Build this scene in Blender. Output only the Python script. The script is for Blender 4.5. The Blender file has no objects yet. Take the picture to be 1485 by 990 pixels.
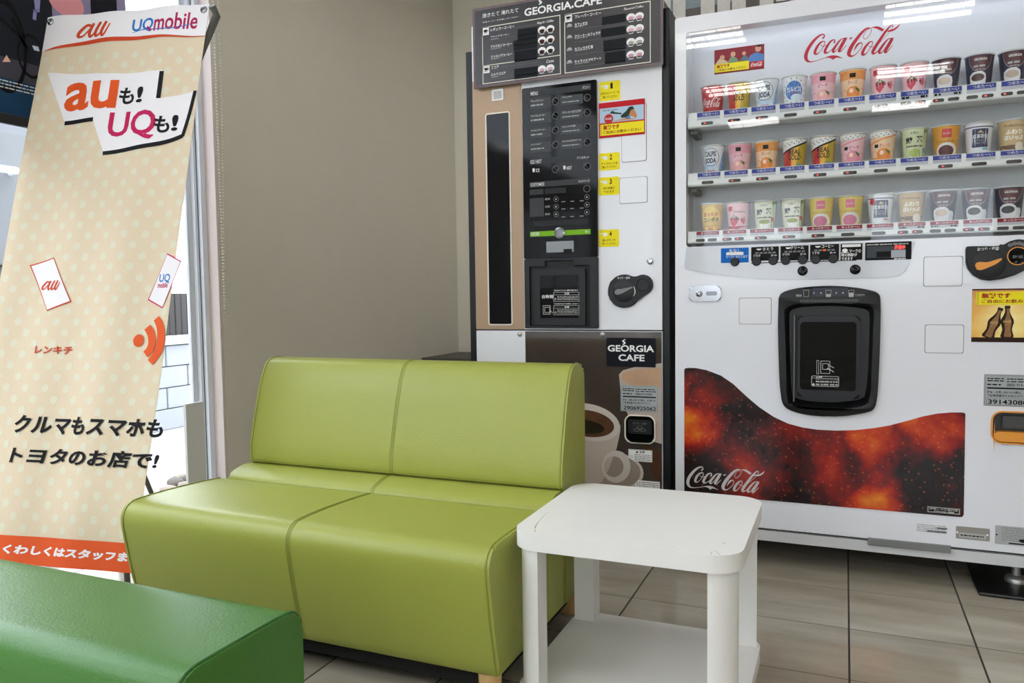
import bpy, bmesh, math, random
from mathutils import Vector, Matrix
from mathutils.geometry import tessellate_polygon

S = bpy.context.scene
COL = S.collection
random.seed(7)

# ---------------------------------------------------------------- camera
FPX, YAW, PITCH, ROLL, EYE = 1128.3, math.radians(-23.19), math.radians(-3.435), math.radians(-0.793), 0.91
fw = Vector((math.sin(YAW)*math.cos(PITCH), math.cos(YAW)*math.cos(PITCH), math.sin(PITCH)))
rt0 = Vector((math.cos(YAW), -math.sin(YAW), 0)); up0 = rt0.cross(fw)
rt = rt0*math.cos(ROLL)+up0*math.sin(ROLL); up = -rt0*math.sin(ROLL)+up0*math.cos(ROLL)
CAM = Vector((0, 0, EYE))
cam_data = bpy.data.cameras.new('camera'); cam = bpy.data.objects.new('camera', cam_data); COL.objects.link(cam)
cam_data.sensor_width = 36.0; cam_data.lens = FPX/1485*36.0; cam_data.clip_start = 0.05
mw = Matrix((rt, up, -fw)).transposed().to_4x4(); mw.translation = CAM
cam.matrix_world = mw; S.camera = cam

# ---------------------------------------------------------------- world, exposure
world = bpy.data.worlds.new('world'); S.world = world; world.use_nodes = True
_bg = world.node_tree.nodes['Background']; _bg.inputs[0].default_value = (0.84, 0.91, 1.0, 1); _bg.inputs[1].default_value = 4.6
LAMP = 15
S.view_settings.view_transform = 'Standard'; S.view_settings.look = 'None'
S.view_settings.gamma = 1.0; S.view_settings.use_curve_mapping = False
S.view_settings.exposure = 0.5
try:
    S.cycles.use_denoising = True; S.cycles.max_bounces = 8; S.cycles.transparent_max_bounces = 12
except Exception:
    pass

# ---------------------------------------------------------------- measuring helpers: photo measure -> point on a real plane
def ray(x, y): return rt*(x-742.5)-up*(y-495)+fw*FPX
def ony(x, y, Y): d = ray(x, y); return CAM+d*(Y/d.y)
def onx(x, y, X): d = ray(x, y); return CAM+d*(X/d.x)
def onz(x, y, Z): d = ray(x, y); return CAM+d*((Z-EYE)/d.z)
def crop(ox, oy, s): return lambda x, y: (ox+x/s, oy+y/s)

# ---------------------------------------------------------------- materials
def lin(c):
    return tuple((v/12.92 if v <= .04045 else ((v+.055)/1.055)**2.4) for v in (c[0]/255, c[1]/255, c[2]/255))
MATS = {}
def M(name, rgb=None, rough=.5, metal=0., emit=0., bump=None, var=None, spec=.5, coat=0., stretch=(1, 1, 1)):
    """procedural principled material; var=(scale, amount) mottles the colour, bump=(scale, strength) gives fine relief"""
    if name in MATS: return MATS[name]
    m = bpy.data.materials.new(name); m.use_nodes = True; nt = m.node_tree; b = nt.nodes['Principled BSDF']
    c = lin(rgb); b.inputs['Base Color'].default_value = (*c, 1); b.inputs['Roughness'].default_value = rough
    b.inputs['Metallic'].default_value = metal; b.inputs['Specular IOR Level'].default_value = spec
    b.inputs['Coat Weight'].default_value = coat
    if emit:
        b.inputs['Emission Color'].default_value = (*c, 1); b.inputs['Emission Strength'].default_value = emit
    if bump or var:
        tc = nt.nodes.new('ShaderNodeTexCoord'); mp = nt.nodes.new('ShaderNodeMapping'); mp.inputs['Scale'].default_value = stretch
        nt.links.new(tc.outputs['Object'], mp.inputs['Vector'])
    if var:
        n = nt.nodes.new('ShaderNodeTexNoise'); n.inputs['Scale'].default_value = var[0]; n.inputs['Detail'].default_value = 5
        nt.links.new(mp.outputs[0], n.inputs['Vector'])
        mx = nt.nodes.new('ShaderNodeMix'); mx.data_type = 'RGBA'
        mx.inputs['A'].default_value = (*[v*(1-var[1]) for v in c], 1); mx.inputs['B'].default_value = (*[min(1, v*(1+var[1])) for v in c], 1)
        nt.links.new(n.outputs['Fac'], mx.inputs['Factor']); nt.links.new(mx.outputs['Result'], b.inputs['Base Color'])
    if bump:
        n2 = nt.nodes.new('ShaderNodeTexNoise'); n2.inputs['Scale'].default_value = bump[0]; n2.inputs['Detail'].default_value = 3
        nt.links.new(mp.outputs[0], n2.inputs['Vector'])
        bp = nt.nodes.new('ShaderNodeBump'); bp.inputs['Strength'].default_value = bump[1]; bp.inputs['Distance'].default_value = .002
        nt.links.new(n2.outputs['Fac'], bp.inputs['Height']); nt.links.new(bp.outputs[0], b.inputs['Normal'])
    MATS[name] = m
    return m
def ink(r, g, b): return M('ink_%02x%02x%02x' % (r, g, b), (r, g, b), .6, spec=.15)
def glass_mat(name, tint=(1, 1, 1), wave=0., f0=.035, rough=0.):
    m = bpy.data.materials.new(name); m.use_nodes = True; nt = m.node_tree; nt.nodes.clear()
    o = nt.nodes.new('ShaderNodeOutputMaterial'); mix = nt.nodes.new('ShaderNodeMixShader'); t = nt.nodes.new('ShaderNodeBsdfTransparent')
    g = nt.nodes.new('ShaderNodeBsdfGlossy'); lw = nt.nodes.new('ShaderNodeLayerWeight'); lw.inputs['Blend'].default_value = .5; pw = nt.nodes.new('ShaderNodeMath'); pw.operation = 'POWER'; pw.inputs[1].default_value = 5.
    fr = nt.nodes.new('ShaderNodeMath'); fr.operation = 'MULTIPLY_ADD'; fr.inputs[1].default_value = 1-f0; fr.inputs[2].default_value = f0; nt.links.new(lw.outputs['Facing'], pw.inputs[0]); nt.links.new(pw.outputs[0], fr.inputs[0])
    t.inputs[0].default_value = (*tint, 1); g.inputs['Roughness'].default_value = rough
    nt.links.new(fr.outputs[0], mix.inputs[0]); nt.links.new(t.outputs[0], mix.inputs[1]); nt.links.new(g.outputs[0], mix.inputs[2]); nt.links.new(mix.outputs[0], o.inputs[0])
    if wave:
        tc = nt.nodes.new('ShaderNodeTexCoord'); n = nt.nodes.new('ShaderNodeTexNoise'); n.inputs['Scale'].default_value = 2.2; n.inputs['Detail'].default_value = 0
        bp = nt.nodes.new('ShaderNodeBump'); bp.inputs['Strength'].default_value = wave; bp.inputs['Distance'].default_value = .02
        nt.links.new(tc.outputs['Object'], n.inputs['Vector']); nt.links.new(n.outputs['Fac'], bp.inputs['Height']); nt.links.new(bp.outputs[0], g.inputs['Normal'])
    return m

# ---------------------------------------------------------------- object helpers
ORG = {}
def root(name, label, cat, loc, group=None):
    o = bpy.data.objects.new(name, None); COL.objects.link(o); o.location = loc; o.empty_display_size = .1
    o['label'] = label; o['category'] = cat
    if group: o['group'] = group
    ORG[o.name] = Vector(loc)
    return o
def tag(o, label, cat, group=None):
    o['label'] = label; o['category'] = cat
    if group: o['group'] = group
    return o
def finish(bm, name, mats, parent=None, smooth=None, kind=None):
    """link a bmesh (world coordinates) as one object under its parent"""
    me = bpy.data.meshes.new(name)
    if smooth is not None: bmesh.ops.recalc_face_normals(bm, faces=bm.faces[:])
    if parent is not None: org = ORG[parent.name]
    else:
        xs = [v.co.x for v in bm.verts]; ys = [v.co.y for v in bm.verts]; zs = [v.co.z for v in bm.verts]
        org = Vector(((min(xs)+max(xs))/2, (min(ys)+max(ys))/2, min(zs)))
    bmesh.ops.translate(bm, verts=bm.verts[:], vec=-org)
    bm.to_mesh(me); bm.free()
    for m in (mats if isinstance(mats, (list, tuple)) else [mats]): me.materials.append(m)
    if smooth is not None:
        for p in me.polygons: p.use_smooth = True
        me.set_sharp_from_angle(angle=math.radians(smooth))
    o = bpy.data.objects.new(name, me); COL.objects.link(o)
    if parent is not None: o.parent = parent
    else: o.location = org
    ORG[o.name] = org
    if kind: o['kind'] = kind
    return o
def box(bm, x0, x1, y0, y1, z0, z1, bev=0, seg=2):
    vs = [bm.verts.new(c) for c in ((x0, y0, z0), (x1, y0, z0), (x1, y1, z0), (x0, y1, z0), (x0, y0, z1), (x1, y0, z1), (x1, y1, z1), (x0, y1, z1))]
    fs = [bm.faces.new([vs[i] for i in f]) for f in ((0, 3, 2, 1), (4, 5, 6, 7), (0, 1, 5, 4), (1, 2, 6, 5), (2, 3, 7, 6), (3, 0, 4, 7))]
    if bev:
        es = list({e for f in fs for e in f.edges})
        bmesh.ops.bevel(bm, geom=es, offset=bev, segments=seg, profile=.5, affect='EDGES')
def boxo(name, mat, parent, x0, x1, y0, y1, z0, z1, bev=0, seg=2, kind=None, smooth=20):
    bm = bmesh.new(); box(bm, x0, x1, y0, y1, z0, z1, bev, seg)
    return finish(bm, name, mat, parent, smooth, kind)
def front(Y): return lambda u, v, h: Vector((u, Y-h, v))
def area(p): return sum(p[i][0]*p[(i+1) % len(p)][1]-p[(i+1) % len(p)][0]*p[i][1] for i in range(len(p)))/2
def prism(bm, pts, f, h0, h1, holes=(), mi=0, bev=0, seg=2):
    """solid plate: outline (with holes) in the plane of f, between heights h0 and h1"""
    loops = [list(pts)]+[list(h) for h in holes]
    flat = [p for l in loops for p in l]
    tris = tessellate_polygon([[Vector((p[0], p[1], 0)) for p in l] for l in loops])
    lo = [bm.verts.new(f(p[0], p[1], h0)) for p in flat]; hi = [bm.verts.new(f(p[0], p[1], h1)) for p in flat]
    fs = []
    if len(loops) == 1:
        fs.append(bm.faces.new(hi)); fs.append(bm.faces.new(lo[::-1]))
    else:
        for t in tris:
            fs.append(bm.faces.new([hi[i] for i in t])); fs.append(bm.faces.new([lo[i] for i in t[::-1]]))
    i0 = 0; rim = []
    for l in loops:
        n = len(l)
        for i in range(n):
            a, b = i0+i, i0+(i+1) % n
            fs.append(bm.faces.new([lo[a], lo[b], hi[b], hi[a]]))
            e = bm.edges.get((hi[a], hi[b]))
            if e: rim.append(e)
        i0 += n
    for q in fs: q.material_index = mi
    if bev: bmesh.ops.bevel(bm, geom=rim, offset=bev, segments=seg, profile=.5, affect='EDGES')
def plate(name, mat, parent, pts, f, h0, h1, holes=(), bev=0, smooth=20, kind=None, seg=2):
    bm = bmesh.new(); prism(bm, pts, f, h0, h1, holes, 0, bev, seg)
    return finish(bm, name, mat, parent, smooth, kind)
def rrect(x0, y0, x1, y1, r, n=5):
    p = []
    for cx, cy, a in ((x1-r, y1-r, 0), (x0+r, y1-r, 90), (x0+r, y0+r, 180), (x1-r, y0+r, 270)):
        for i in range(n+1):
            t = math.radians(a+90*i/n); p.append((cx+r*math.cos(t), cy+r*math.sin(t)))
    return p
def ell(cx, cy, rx, ry, n=24, a0=0, a1=360, rot=0):
    p = []; full = abs(a1-a0-360) < 1e-6
    c, s = math.cos(rot), math.sin(rot)
    for i in range(n if full else n+1):
        t = math.radians(a0+(a1-a0)*i/n); x, y = rx*math.cos(t), ry*math.sin(t)
        p.append((cx+x*c-y*s, cy+x*s+y*c))
    return p
def tube(bm, pts, r, n=8, closed=False, mi=0):
    pts = [Vector(p) for p in pts]; rings = []; N = len(pts); prev = None
    for i, p in enumerate(pts):
        a = pts[(i-1) % N] if (closed or i) else p; b = pts[(i+1) % N] if (closed or i < N-1) else p
        t = (b-a).normalized()
        if prev is None:
            q = Vector((0, 0, 1)) if abs(t.z) < .9 else Vector((1, 0, 0)); u = t.cross(q).normalized()
        else:
            u = prev-t*prev.dot(t)
            u = u.normalized() if u.length > 1e-6 else t.orthogonal().normalized()
        prev = u; v = t.cross(u); rr = r[i] if isinstance(r, (list, tuple)) else r
        rings.append([bm.verts.new(p+(u*math.cos(2*math.pi*k/n)+v*math.sin(2*math.pi*k/n))*rr) for k in range(n)])
    for i in range(N if closed else N-1):
        A, B = rings[i], rings[(i+1) % N]
        for k in range(n): bm.faces.new([A[k], A[(k+1) % n], B[(k+1) % n], B[k]]).material_index = mi
    if not closed:
        bm.faces.new(rings[0][::-1]).material_index = mi; bm.faces.new(rings[-1]).material_index = mi
def lathe(bm, prof, c, n=24, axis='z', mi=0, cap=True):
    """prof = [(radius, height)...] turned about the axis through c"""
    rings = []
    for r, z in prof:
        ring = []
        for k in range(n):
            a = 2*math.pi*k/n; x, y = r*math.cos(a), r*math.sin(a)
            ring.append(bm.verts.new(Vector(c)+(Vector((x, y, z)) if axis == 'z' else Vector((x, -z, y)))))
        rings.append(ring)
    for A, B in zip(rings, rings[1:]):
        for k in range(n): bm.faces.new([A[k], A[(k+1) % n], B[(k+1) % n], B[k]]).material_index = mi
    if cap:
        if prof[0][0] > 1e-6: bm.faces.new(rings[0][::-1]).material_index = mi
        if prof[-1][0] > 1e-6: bm.faces.new(rings[-1]).material_index = mi
def knob(name, mat, parent, X, Y, Z, prof, n=20):
    bm = bmesh.new(); lathe(bm, prof, (X, Y, Z), n, 'y'); return finish(bm, name, mat, parent, 40)
def spline(pts, n=6):
    """Catmull-Rom through points of any dimension"""
    P = [pts[0]]+list(pts)+[pts[-1]]; out = []
    for i in range(1, len(P)-2):
        for k in range(n):
            t = k/n
            out.append(tuple(.5*((2*b)+(-a+c)*t+(2*a-5*b+4*c-d)*t*t+(-a+3*b-3*c+d)*t**3) for a, b, c, d in zip(P[i-1], P[i], P[i+1], P[i+2])))
    out.append(tuple(pts[-1])); return out

# ---------------------------------------------------------------- flat print (lettering, marks, pictures) laid on a real surface
TXT = {}
def text_mesh(s, bold=0., shear=0., sp=1.):
    k = (s, bold, shear, sp)
    if k not in TXT:
        c = bpy.data.curves.new('lettering', 'FONT'); c.body = s; c.resolution_u = 3; c.offset = bold; c.shear = shear; c.space_character = sp
        o = bpy.data.objects.new('lettering', c); me = bpy.data.meshes.new_from_object(o)
        v = [(p.co.x, p.co.y) for p in me.vertices]; f = [tuple(q.vertices) for q in me.polygons]
        bpy.data.objects.remove(o); bpy.data.meshes.remove(me); bpy.data.curves.remove(c)
        x0 = min(p[0] for p in v); x1 = max(p[0] for p in v); y0 = min(p[1] for p in v); y1 = max(p[1] for p in v)
        TXT[k] = ([((a-x0)/(x1-x0), (b-y0)/(y1-y0)) for a, b in v], f, (x1-x0)/(y1-y0))
    return TXT[k]
class Flat:
    def __init__(s, base=0.0006, step=0.00025):
        s.v = []; s.f = []; s.m = []; s.mats = []; s.h = base; s.step = step; s.solid = []
    def mi(s, m):
        if m not in s.mats: s.mats.append(m)
        return s.mats.index(m)
    def up(s): s.h += s.step; return s
    def add(s, vs, fs, m):
        k = s.mi(m); o = len(s.v); s.v += [(a, b, s.h) for a, b in vs]
        for f in fs: s.f.append(tuple(o+i for i in f)); s.m.append(k)
    def poly(s, pts, m, holes=()):
        loops = [list(pts)]+[list(h) for h in holes]
        t = tessellate_polygon([[Vector((p[0], p[1], 0)) for p in l] for l in loops])
        s.add([p for l in loops for p in l], t, m)
    def base(s, pts, m, t):
        """the sheet itself: a thin solid of thickness t"""
        s.solid.append((list(pts), s.mi(m), t)); s.h = t+s.step
    def rect(s, x0, y0, x1, y1, m): s.poly([(x0, y0), (x1, y0), (x1, y1), (x0, y1)], m)
    def frame(s, x0, y0, x1, y1, w, m, r=0):
        if r: s.poly(rrect(x0, y0, x1, y1, r), m, [rrect(x0+w, y0+w, x1-w, y1-w, max(r-w, w*.3))])
        else:
            for a in ((x0, y0, x1, y0+w), (x0, y1-w, x1, y1), (x0, y0+w, x0+w, y1-w), (x1-w, y0+w, x1, y1-w)): s.rect(*a, m)
    def ell(s, cx, cy, rx, ry, m, n=20, rot=0, hole=0):
        s.poly(ell(cx, cy, rx, ry, n, rot=rot), m, [ell(cx, cy, rx*hole, ry*hole, n, rot=rot)] if hole else ())
    def line(s, a, b, w, m):
        d = Vector((b[0]-a[0], b[1]-a[1])).normalized(); n = (-d.y*w/2, d.x*w/2)
        s.poly([(a[0]+n[0], a[1]+n[1]), (a[0]-n[0], a[1]-n[1]), (b[0]-n[0], b[1]-n[1]), (b[0]+n[0], b[1]+n[1])], m)
    def stroke(s, pts, m, n=6):
        q = spline(pts, n); vs = []
        for i, (x, y, w) in enumerate(q):
            a = q[max(i-1, 0)]; b = q[min(i+1, len(q)-1)]; d = Vector((b[0]-a[0], b[1]-a[1]))
            d = d.normalized() if d.length > 1e-9 else Vector((1, 0))
            vs += [(x-d.y*w/2, y+d.x*w/2), (x+d.y*w/2, y-d.x*w/2)]
        s.add(vs, [(2*i, 2*i+1, 2*i+3, 2*i+2) for i in range(len(q)-1)], m)
    def text(s, t, x0, y0, x1, y1, m, bold=.01, shear=0., fit=True, sp=1., align='l'):
        v, f, asp = text_mesh(t, bold, shear, sp)
        w, h = x1-x0, y1-y0
        if not fit:
            w = h*asp
            x0 = x0 if align == 'l' else ((x0+x1-w)/2 if align == 'c' else x1-w)
        s.add([(x0+a*w, y0+b*h) for a, b in v], f, m)
    def bars(s, x0, y0, x1, y1, n, m, fill=.5, seed=1):
        """rows of print too small to read"""
        r = random.Random(seed); dh = (y1-y0)/n
        for i in range(n):
            y = y1-(i+.5)*dh; x = x0
            while x < x1-dh*.3:
                w = min(dh*r.uniform(.5, 2.2), x1-x); s.rect(x, y-dh*fill/2, x+w, y+dh*fill/2, m); x += w+dh*r.uniform(.15, .5)
    def build(s, name, parent, f, su=0, sv=0, smooth=None):
        bm = bmesh.new()
        for pts, mi, t in s.solid: prism(bm, pts, lambda u, v, h: Vector((u, v, h)), 0, t, mi=mi)
        vs = [bm.verts.new(p) for p in s.v]
        for q, k in zip(s.f, s.m):
            if len(set(q)) < 3: continue
            try: bm.faces.new([vs[i] for i in q]).material_index = k
            except ValueError: pass
        for ax, st in ((0, su), (1, sv)):
            if not st or not bm.verts: continue
            a = min(v.co[ax] for v in bm.verts); b = max(v.co[ax] for v in bm.verts)
            k = math.floor(a/st)+1
            while k*st < b:
                co = Vector((0, 0, 0)); co[ax] = k*st; no = Vector((0, 0, 0)); no[ax] = 1
                bmesh.ops.bisect_plane(bm, geom=bm.verts[:]+bm.edges[:]+bm.faces[:], plane_co=co, plane_no=no); k += 1
        for v in bm.verts: v.co = f(v.co.x, v.co.y, v.co.z)
        return finish(bm, name, s.mats, parent, smooth)

# the script lettering of the soft drink, drawn as pen strokes (x, y, width)
_S = [[(322, 258, 26), (348, 232, 24), (350, 206, 16), (320, 197, 22), (260, 230, 34), (190, 300, 46), (130, 385, 52), (95, 460, 56), (85, 520, 56), (100, 568, 44), (140, 590, 22), (200, 584, 12), (280, 562, 9), (355, 535, 12)],
      [(340, 295, 15), (300, 312, 28), (255, 362, 38), (222, 428, 42), (216, 468, 40), (240, 480, 24), (282, 450, 10), (322, 398, 10), (352, 340, 11), (358, 306, 13), (340, 295, 14)],
      [(300, 350, 9), (325, 368, 10), (365, 360, 10), (400, 338, 12)],
      [(486, 325, 22), (500, 302, 22), (500, 279, 16), (475, 276, 20), (430, 310, 32), (385, 380, 40), (360, 438, 42), (372, 463, 34), (410, 452, 14), (450, 420, 10), (485, 383, 10)],
      [(600, 262, 16), (560, 300, 28), (510, 370, 38), (476, 430, 40), (488, 453, 26), (520, 428, 12), (570, 368, 12), (612, 300, 16), (640, 256, 22)],
      [(664, 250, 34), (620, 330, 40), (575, 408, 42), (560, 438, 36), (590, 438, 16), (630, 398, 10), (668, 350, 8)], [(600, 262, 14), (640, 250, 14), (684, 247, 10)],
      [(1020, 108, 10), (1025, 150, 8), (992, 220, 8), (942, 262, 9), (912, 248, 9), (920, 200, 8), (960, 140, 8), (1012, 106, 10)],
      [(1012, 106, 14), (960, 112, 26), (890, 170, 42), (810, 270, 52), (742, 370, 58), (707, 450, 60), (707, 492, 50), (742, 510, 28), (790, 490, 14), (850, 430, 10), (890, 365, 10), (890, 327, 13), (865, 318, 20), (826, 345, 32), (797, 390, 22), (772, 435, 5)],
      [(1030, 295, 15), (985, 322, 28), (930, 392, 40), (900, 458, 44), (906, 488, 36), (940, 480, 18), (985, 430, 10), (1030, 360, 10), (1045, 316, 12), (1030, 295, 14)],
      [(985, 355, 9), (1010, 378, 10), (1055, 368, 10)],
      [(1318, 108, 12), (1334, 82, 12), (1325, 63, 12), (1290, 85, 22), (1220, 170, 38), (1140, 290, 44), (1075, 390, 48), (1045, 452, 44), (1060, 474, 30), (1100, 452, 14), (1150, 400, 10)],
      [(1130, 330, 6), (1200, 260, 6), (1280, 175, 6)],
      [(1270, 262, 16), (1230, 302, 28), (1172, 380, 38), (1137, 440, 40), (1152, 466, 28), (1190, 440, 12), (1240, 370, 12), (1285, 302, 16), (1312, 262, 20)],
      [(1330, 258, 34), (1285, 340, 40), (1236, 420, 42), (1222, 453, 36), (1252, 448, 16), (1295, 398, 10), (1335, 350, 8)], [(1270, 260, 14), (1310, 254, 14), (1350, 249, 10)]]
_Pg = [[(350, 541), (375, 523), (400, 512), (460, 497), (520, 498), (570, 515), (628, 543), (590, 536), (540, 530), (510, 535), (490, 550), (475, 566), (460, 548), (440, 538), (400, 531)],
       [(705, 270), (722, 243), (757, 236), (740, 264)], [(1018, 106), (1055, 88), (1100, 79), (1145, 88), (1212, 124), (1182, 156), (1125, 127), (1085, 110), (1050, 104)],
       [(1248, 165), (1265, 141), (1300, 127), (1350, 113), (1400, 78), (1440, 38), (1420, 86), (1370, 131), (1320, 155), (1285, 161)]]
_c = crop(1160, 30, 9.9)
def _lp(x, y): p = ony(*_c(x, y), 2.80); return (p.x, p.z)
_pp = [_lp(p[0], p[1]) for l in _S+_Pg for p in l]
_lx0 = min(p[0] for p in _pp); _lx1 = max(p[0] for p in _pp); _lz0 = min(p[1] for p in _pp); _lz1 = max(p[1] for p in _pp)
def cola_logo(F, x0, y0, x1, y1, m, fat=1.):
    k = (x1-x0)/(_lx1-_lx0); kz = (y1-y0)/(_lz1-_lz0); pw = (_lx1-_lx0)/1385*k*fat
    g = lambda p: (x0+(p[0]-_lx0)*k, y0+(p[1]-_lz0)*kz)
    for st in _S: F.stroke([(*g(_lp(a, b)), w*pw) for a, b, w in st], m, 4)
    for pg in _Pg: F.poly([g(_lp(a, b)) for a, b in pg], m)
def au_logo(F, x0, y0, x1, y1, m):
    k = lambda x, y, w: (x0+(x-425)/(602-425)*(x1-x0), y1-(y-132)/(200-132)*(y1-y0), w/(602-425)*(x1-x0))
    for st in ([(503, 150, 12), (478, 146, 14), (446, 172, 17), (442, 190, 14), (466, 188, 9), (498, 160, 10), (516, 140, 13)], [(514, 140, 16), (497, 176, 17), (506, 194, 13), (532, 172, 8), (552, 140, 12)],
               [(552, 138, 15), (530, 176, 17), (536, 194, 13), (560, 180, 9), (580, 146, 11)], [(582, 138, 15), (562, 178, 17), (574, 194, 11), (602, 148, 7)]):
        F.stroke([k(*p) for p in st], m)
def georgia_logo(F, word, x0, y0, x1, y1, m, bold=.035):
    F.text(word, x0, y0, x1, y1, m, bold)

# ================================================================ THE SETTING
XW, YW, ZC = -2.60, 5.075, 3.05
paint = M('wall_paint', (222, 217, 204), .75, bump=(90, .25), var=(6, .03))
ceil_m = M('ceiling_paint', (225, 224, 218), .8, bump=(40, .1))
alu = M('anodised_aluminium', (232, 238, 248), .35)
pink = M('window_trim_paint', (226, 214, 210), .5)

def tile_material():
    m = bpy.data.materials.new('stone_tile'); m.use_nodes = True; nt = m.node_tree; b = nt.nodes['Principled BSDF']
    g = nt.nodes.new('ShaderNodeNewGeometry'); oi = nt.nodes.new('ShaderNodeObjectInfo')
    mul = nt.nodes.new('ShaderNodeVectorMath'); mul.operation = 'MULTIPLY'; mul.inputs[1].default_value = (.9, 4.2, 1)
    nt.links.new(g.outputs['Position'], mul.inputs[0])
    add = nt.nodes.new('ShaderNodeVectorMath'); add.operation = 'ADD'; sc = nt.nodes.new('ShaderNodeMath'); sc.operation = 'MULTIPLY'; sc.inputs[1].default_value = 1.2
    nt.links.new(oi.outputs['Random'], sc.inputs[0]); nt.links.new(mul.outputs[0], add.inputs[0]); nt.links.new(sc.outputs[0], add.inputs[1])
    n = nt.nodes.new('ShaderNodeTexNoise'); n.inputs['Scale'].default_value = 1.3; n.inputs['Detail'].default_value = 6; n.inputs['Roughness'].default_value = .6
    nt.links.new(add.outputs[0], n.inputs['Vector'])
    r = nt.nodes.new('ShaderNodeValToRGB'); e = r.color_ramp.elements
    e[0].position = .36; e[0].color = (*lin((150, 142, 126)), 1); e[1].position = .62; e[1].color = (*lin((178, 171, 155)), 1)
    nt.links.new(n.outputs['Fac'], r.inputs[0]); nt.links.new(r.outputs[0], b.inputs['Base Color'])
    b.inputs['Roughness'].default_value = .12; b.inputs['Specular IOR Level'].default_value = .45
    return m
tile_m = tile_material(); grout = M('dark_grout', (52, 46, 44), .8, var=(30, .2))
bm = bmesh.new(); box(bm, XW-.1, 4, -6, YW, -.1, -.0007)
floor = finish(bm, 'floor', grout, None, kind='structure')
# square tiles, one object each where the photograph shows them
TX0, TY0, TP = .019, 1.935, .2985
tm = bpy.data.meshes.new('tile'); bm = bmesh.new(); box(bm, .0022, TP-.0022, .0017, TP-.0017, -.012, 0, .0008, 1); bm.to_mesh(tm); bm.free(); tm.materials.append(tile_m)
for i in range(-9, 5):
    for j in range(-4, 10):
        x, y = TX0+i*TP, TY0+j*TP
        if x+TP > 1.3 or x+TP < XW or y > YW-.05: continue
        o = bpy.data.objects.new('tile', tm); COL.objects.link(o); o.parent = floor
        o.location = Vector((x, y, 0))-ORG[floor.name]
# the rest of the floor, behind the camera and far right: the same tiles joined into one part
bm = bmesh.new()
for i in range(-9, 14):
    for j in range(-27, 10):
        x, y = TX0+i*TP, TY0+j*TP
        if (j >= -4 and x+TP <= 1.3) or y > YW-.05 or x+TP < XW: continue
        box(bm, x+.0022, x+TP-.0022, y+.001, y+TP-.001, -.012, 0)
finish(bm, 'tile_field', tile_m, floor, None, kind='stuff')

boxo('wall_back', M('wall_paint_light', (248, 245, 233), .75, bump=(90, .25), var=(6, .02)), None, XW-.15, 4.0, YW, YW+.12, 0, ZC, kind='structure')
boxo('wall_left', paint, None, XW-.15, XW, 2.735, YW, 0, ZC, kind='structure')
boxo('wall_right', paint, None, 4.0, 4.12, -6, YW+.12, 0, ZC, kind='structure')
boxo('ceiling', ceil_m, None, XW-.15, 4.12, -6.1, YW+.12, ZC, ZC+.1, kind='structure')
boxo('trim_1', pink, None, XW-.12, XW-.002, 2.72, 2.734, 0, ZC, .002, kind='structure')

win_glass = glass_mat('window_glass', (.985, .985, .985))
def window(name, X0, X1, Y0, Y1, posts, along='y', rails=(0.03, ZC-.04)):
    bm = bmesh.new(); box(bm, X0, X1, Y0, Y1, 0, .05)
    w = finish(bm, name, alu, None, 35, kind='structure')
    boxo('head_rail', alu, w, X0, X1, Y0, Y1, ZC-.06, ZC)
    for a, b in posts:
        if along == 'y': boxo('mullion', alu, w, X0, X1, a, b, .05, ZC-.06, .003)
        else: boxo('mullion', alu, w, a, b, Y0, Y1, .05, ZC-.06, .003)
    ed = sorted(posts)
    for (a, b), (c, d) in zip(ed, ed[1:]):
        if c-b < .1: continue
        if along == 'y': boxo('pane', win_glass, w, (X0+X1)/2-.003, (X0+X1)/2+.003, b, c, .05, ZC-.06, smooth=None)
        else: boxo('pane', win_glass, w, b, c, (Y0+Y1)/2-.003, (Y0+Y1)/2+.003, .05, ZC-.06, smooth=None)
    return w
W1 = window('window_1', XW-.12, XW-.10, -6, 2.655, [(-6, -5.94), (-4.1, -4.04), (-2.2, -2.14), (-.3, -.24), (1.0, 1.05), (2.225, 2.275), (2.645, 2.655)])
dark_gasket = M('rubber_gasket', (60, 66, 74), .6)
for x0, x1, y0 in ((XW-.12, XW-.1005, 2.6555), (XW-.10, XW-.0785, 2.672), (XW-.078, XW-.058, 2.69)):
    boxo('jamb_step', alu, W1, x0, x1, y0, 2.7195, 0, ZC, .001)
boxo('gasket', dark_gasket, W1, XW-.0795, XW-.0775, 2.6865, 2.69, 0, ZC)
ops = [(-1.9, .95, -.5, 2.2), (.3, .95, 1.7, 2.2), (2.4, .95, 3.7, 2.2)]
rw = plate('wall_rear', paint, None, [(XW, 0), (4.0, 0), (4.0, ZC), (XW, ZC)], front(-6.0), 0, .1, [[(a, b), (c, b), (c, d), (a, d)] for a, b, c, d in ops], smooth=None, kind='structure')
for i, (a, b, c, d) in enumerate(ops):
    w = plate('window_%d' % (i+2), alu, None, [(a, b), (c, b), (c, d), (a, d)], front(-6.0), .02, .07, [[(a+.04, b+.04), (c-.04, b+.04), (c-.04, d-.04), (a+.04, d-.04)]], smooth=None, kind='structure')
    boxo('pane', win_glass, w, a+.04, c-.04, -6.048, -6.042, b+.04, d-.04, smooth=None)

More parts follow.
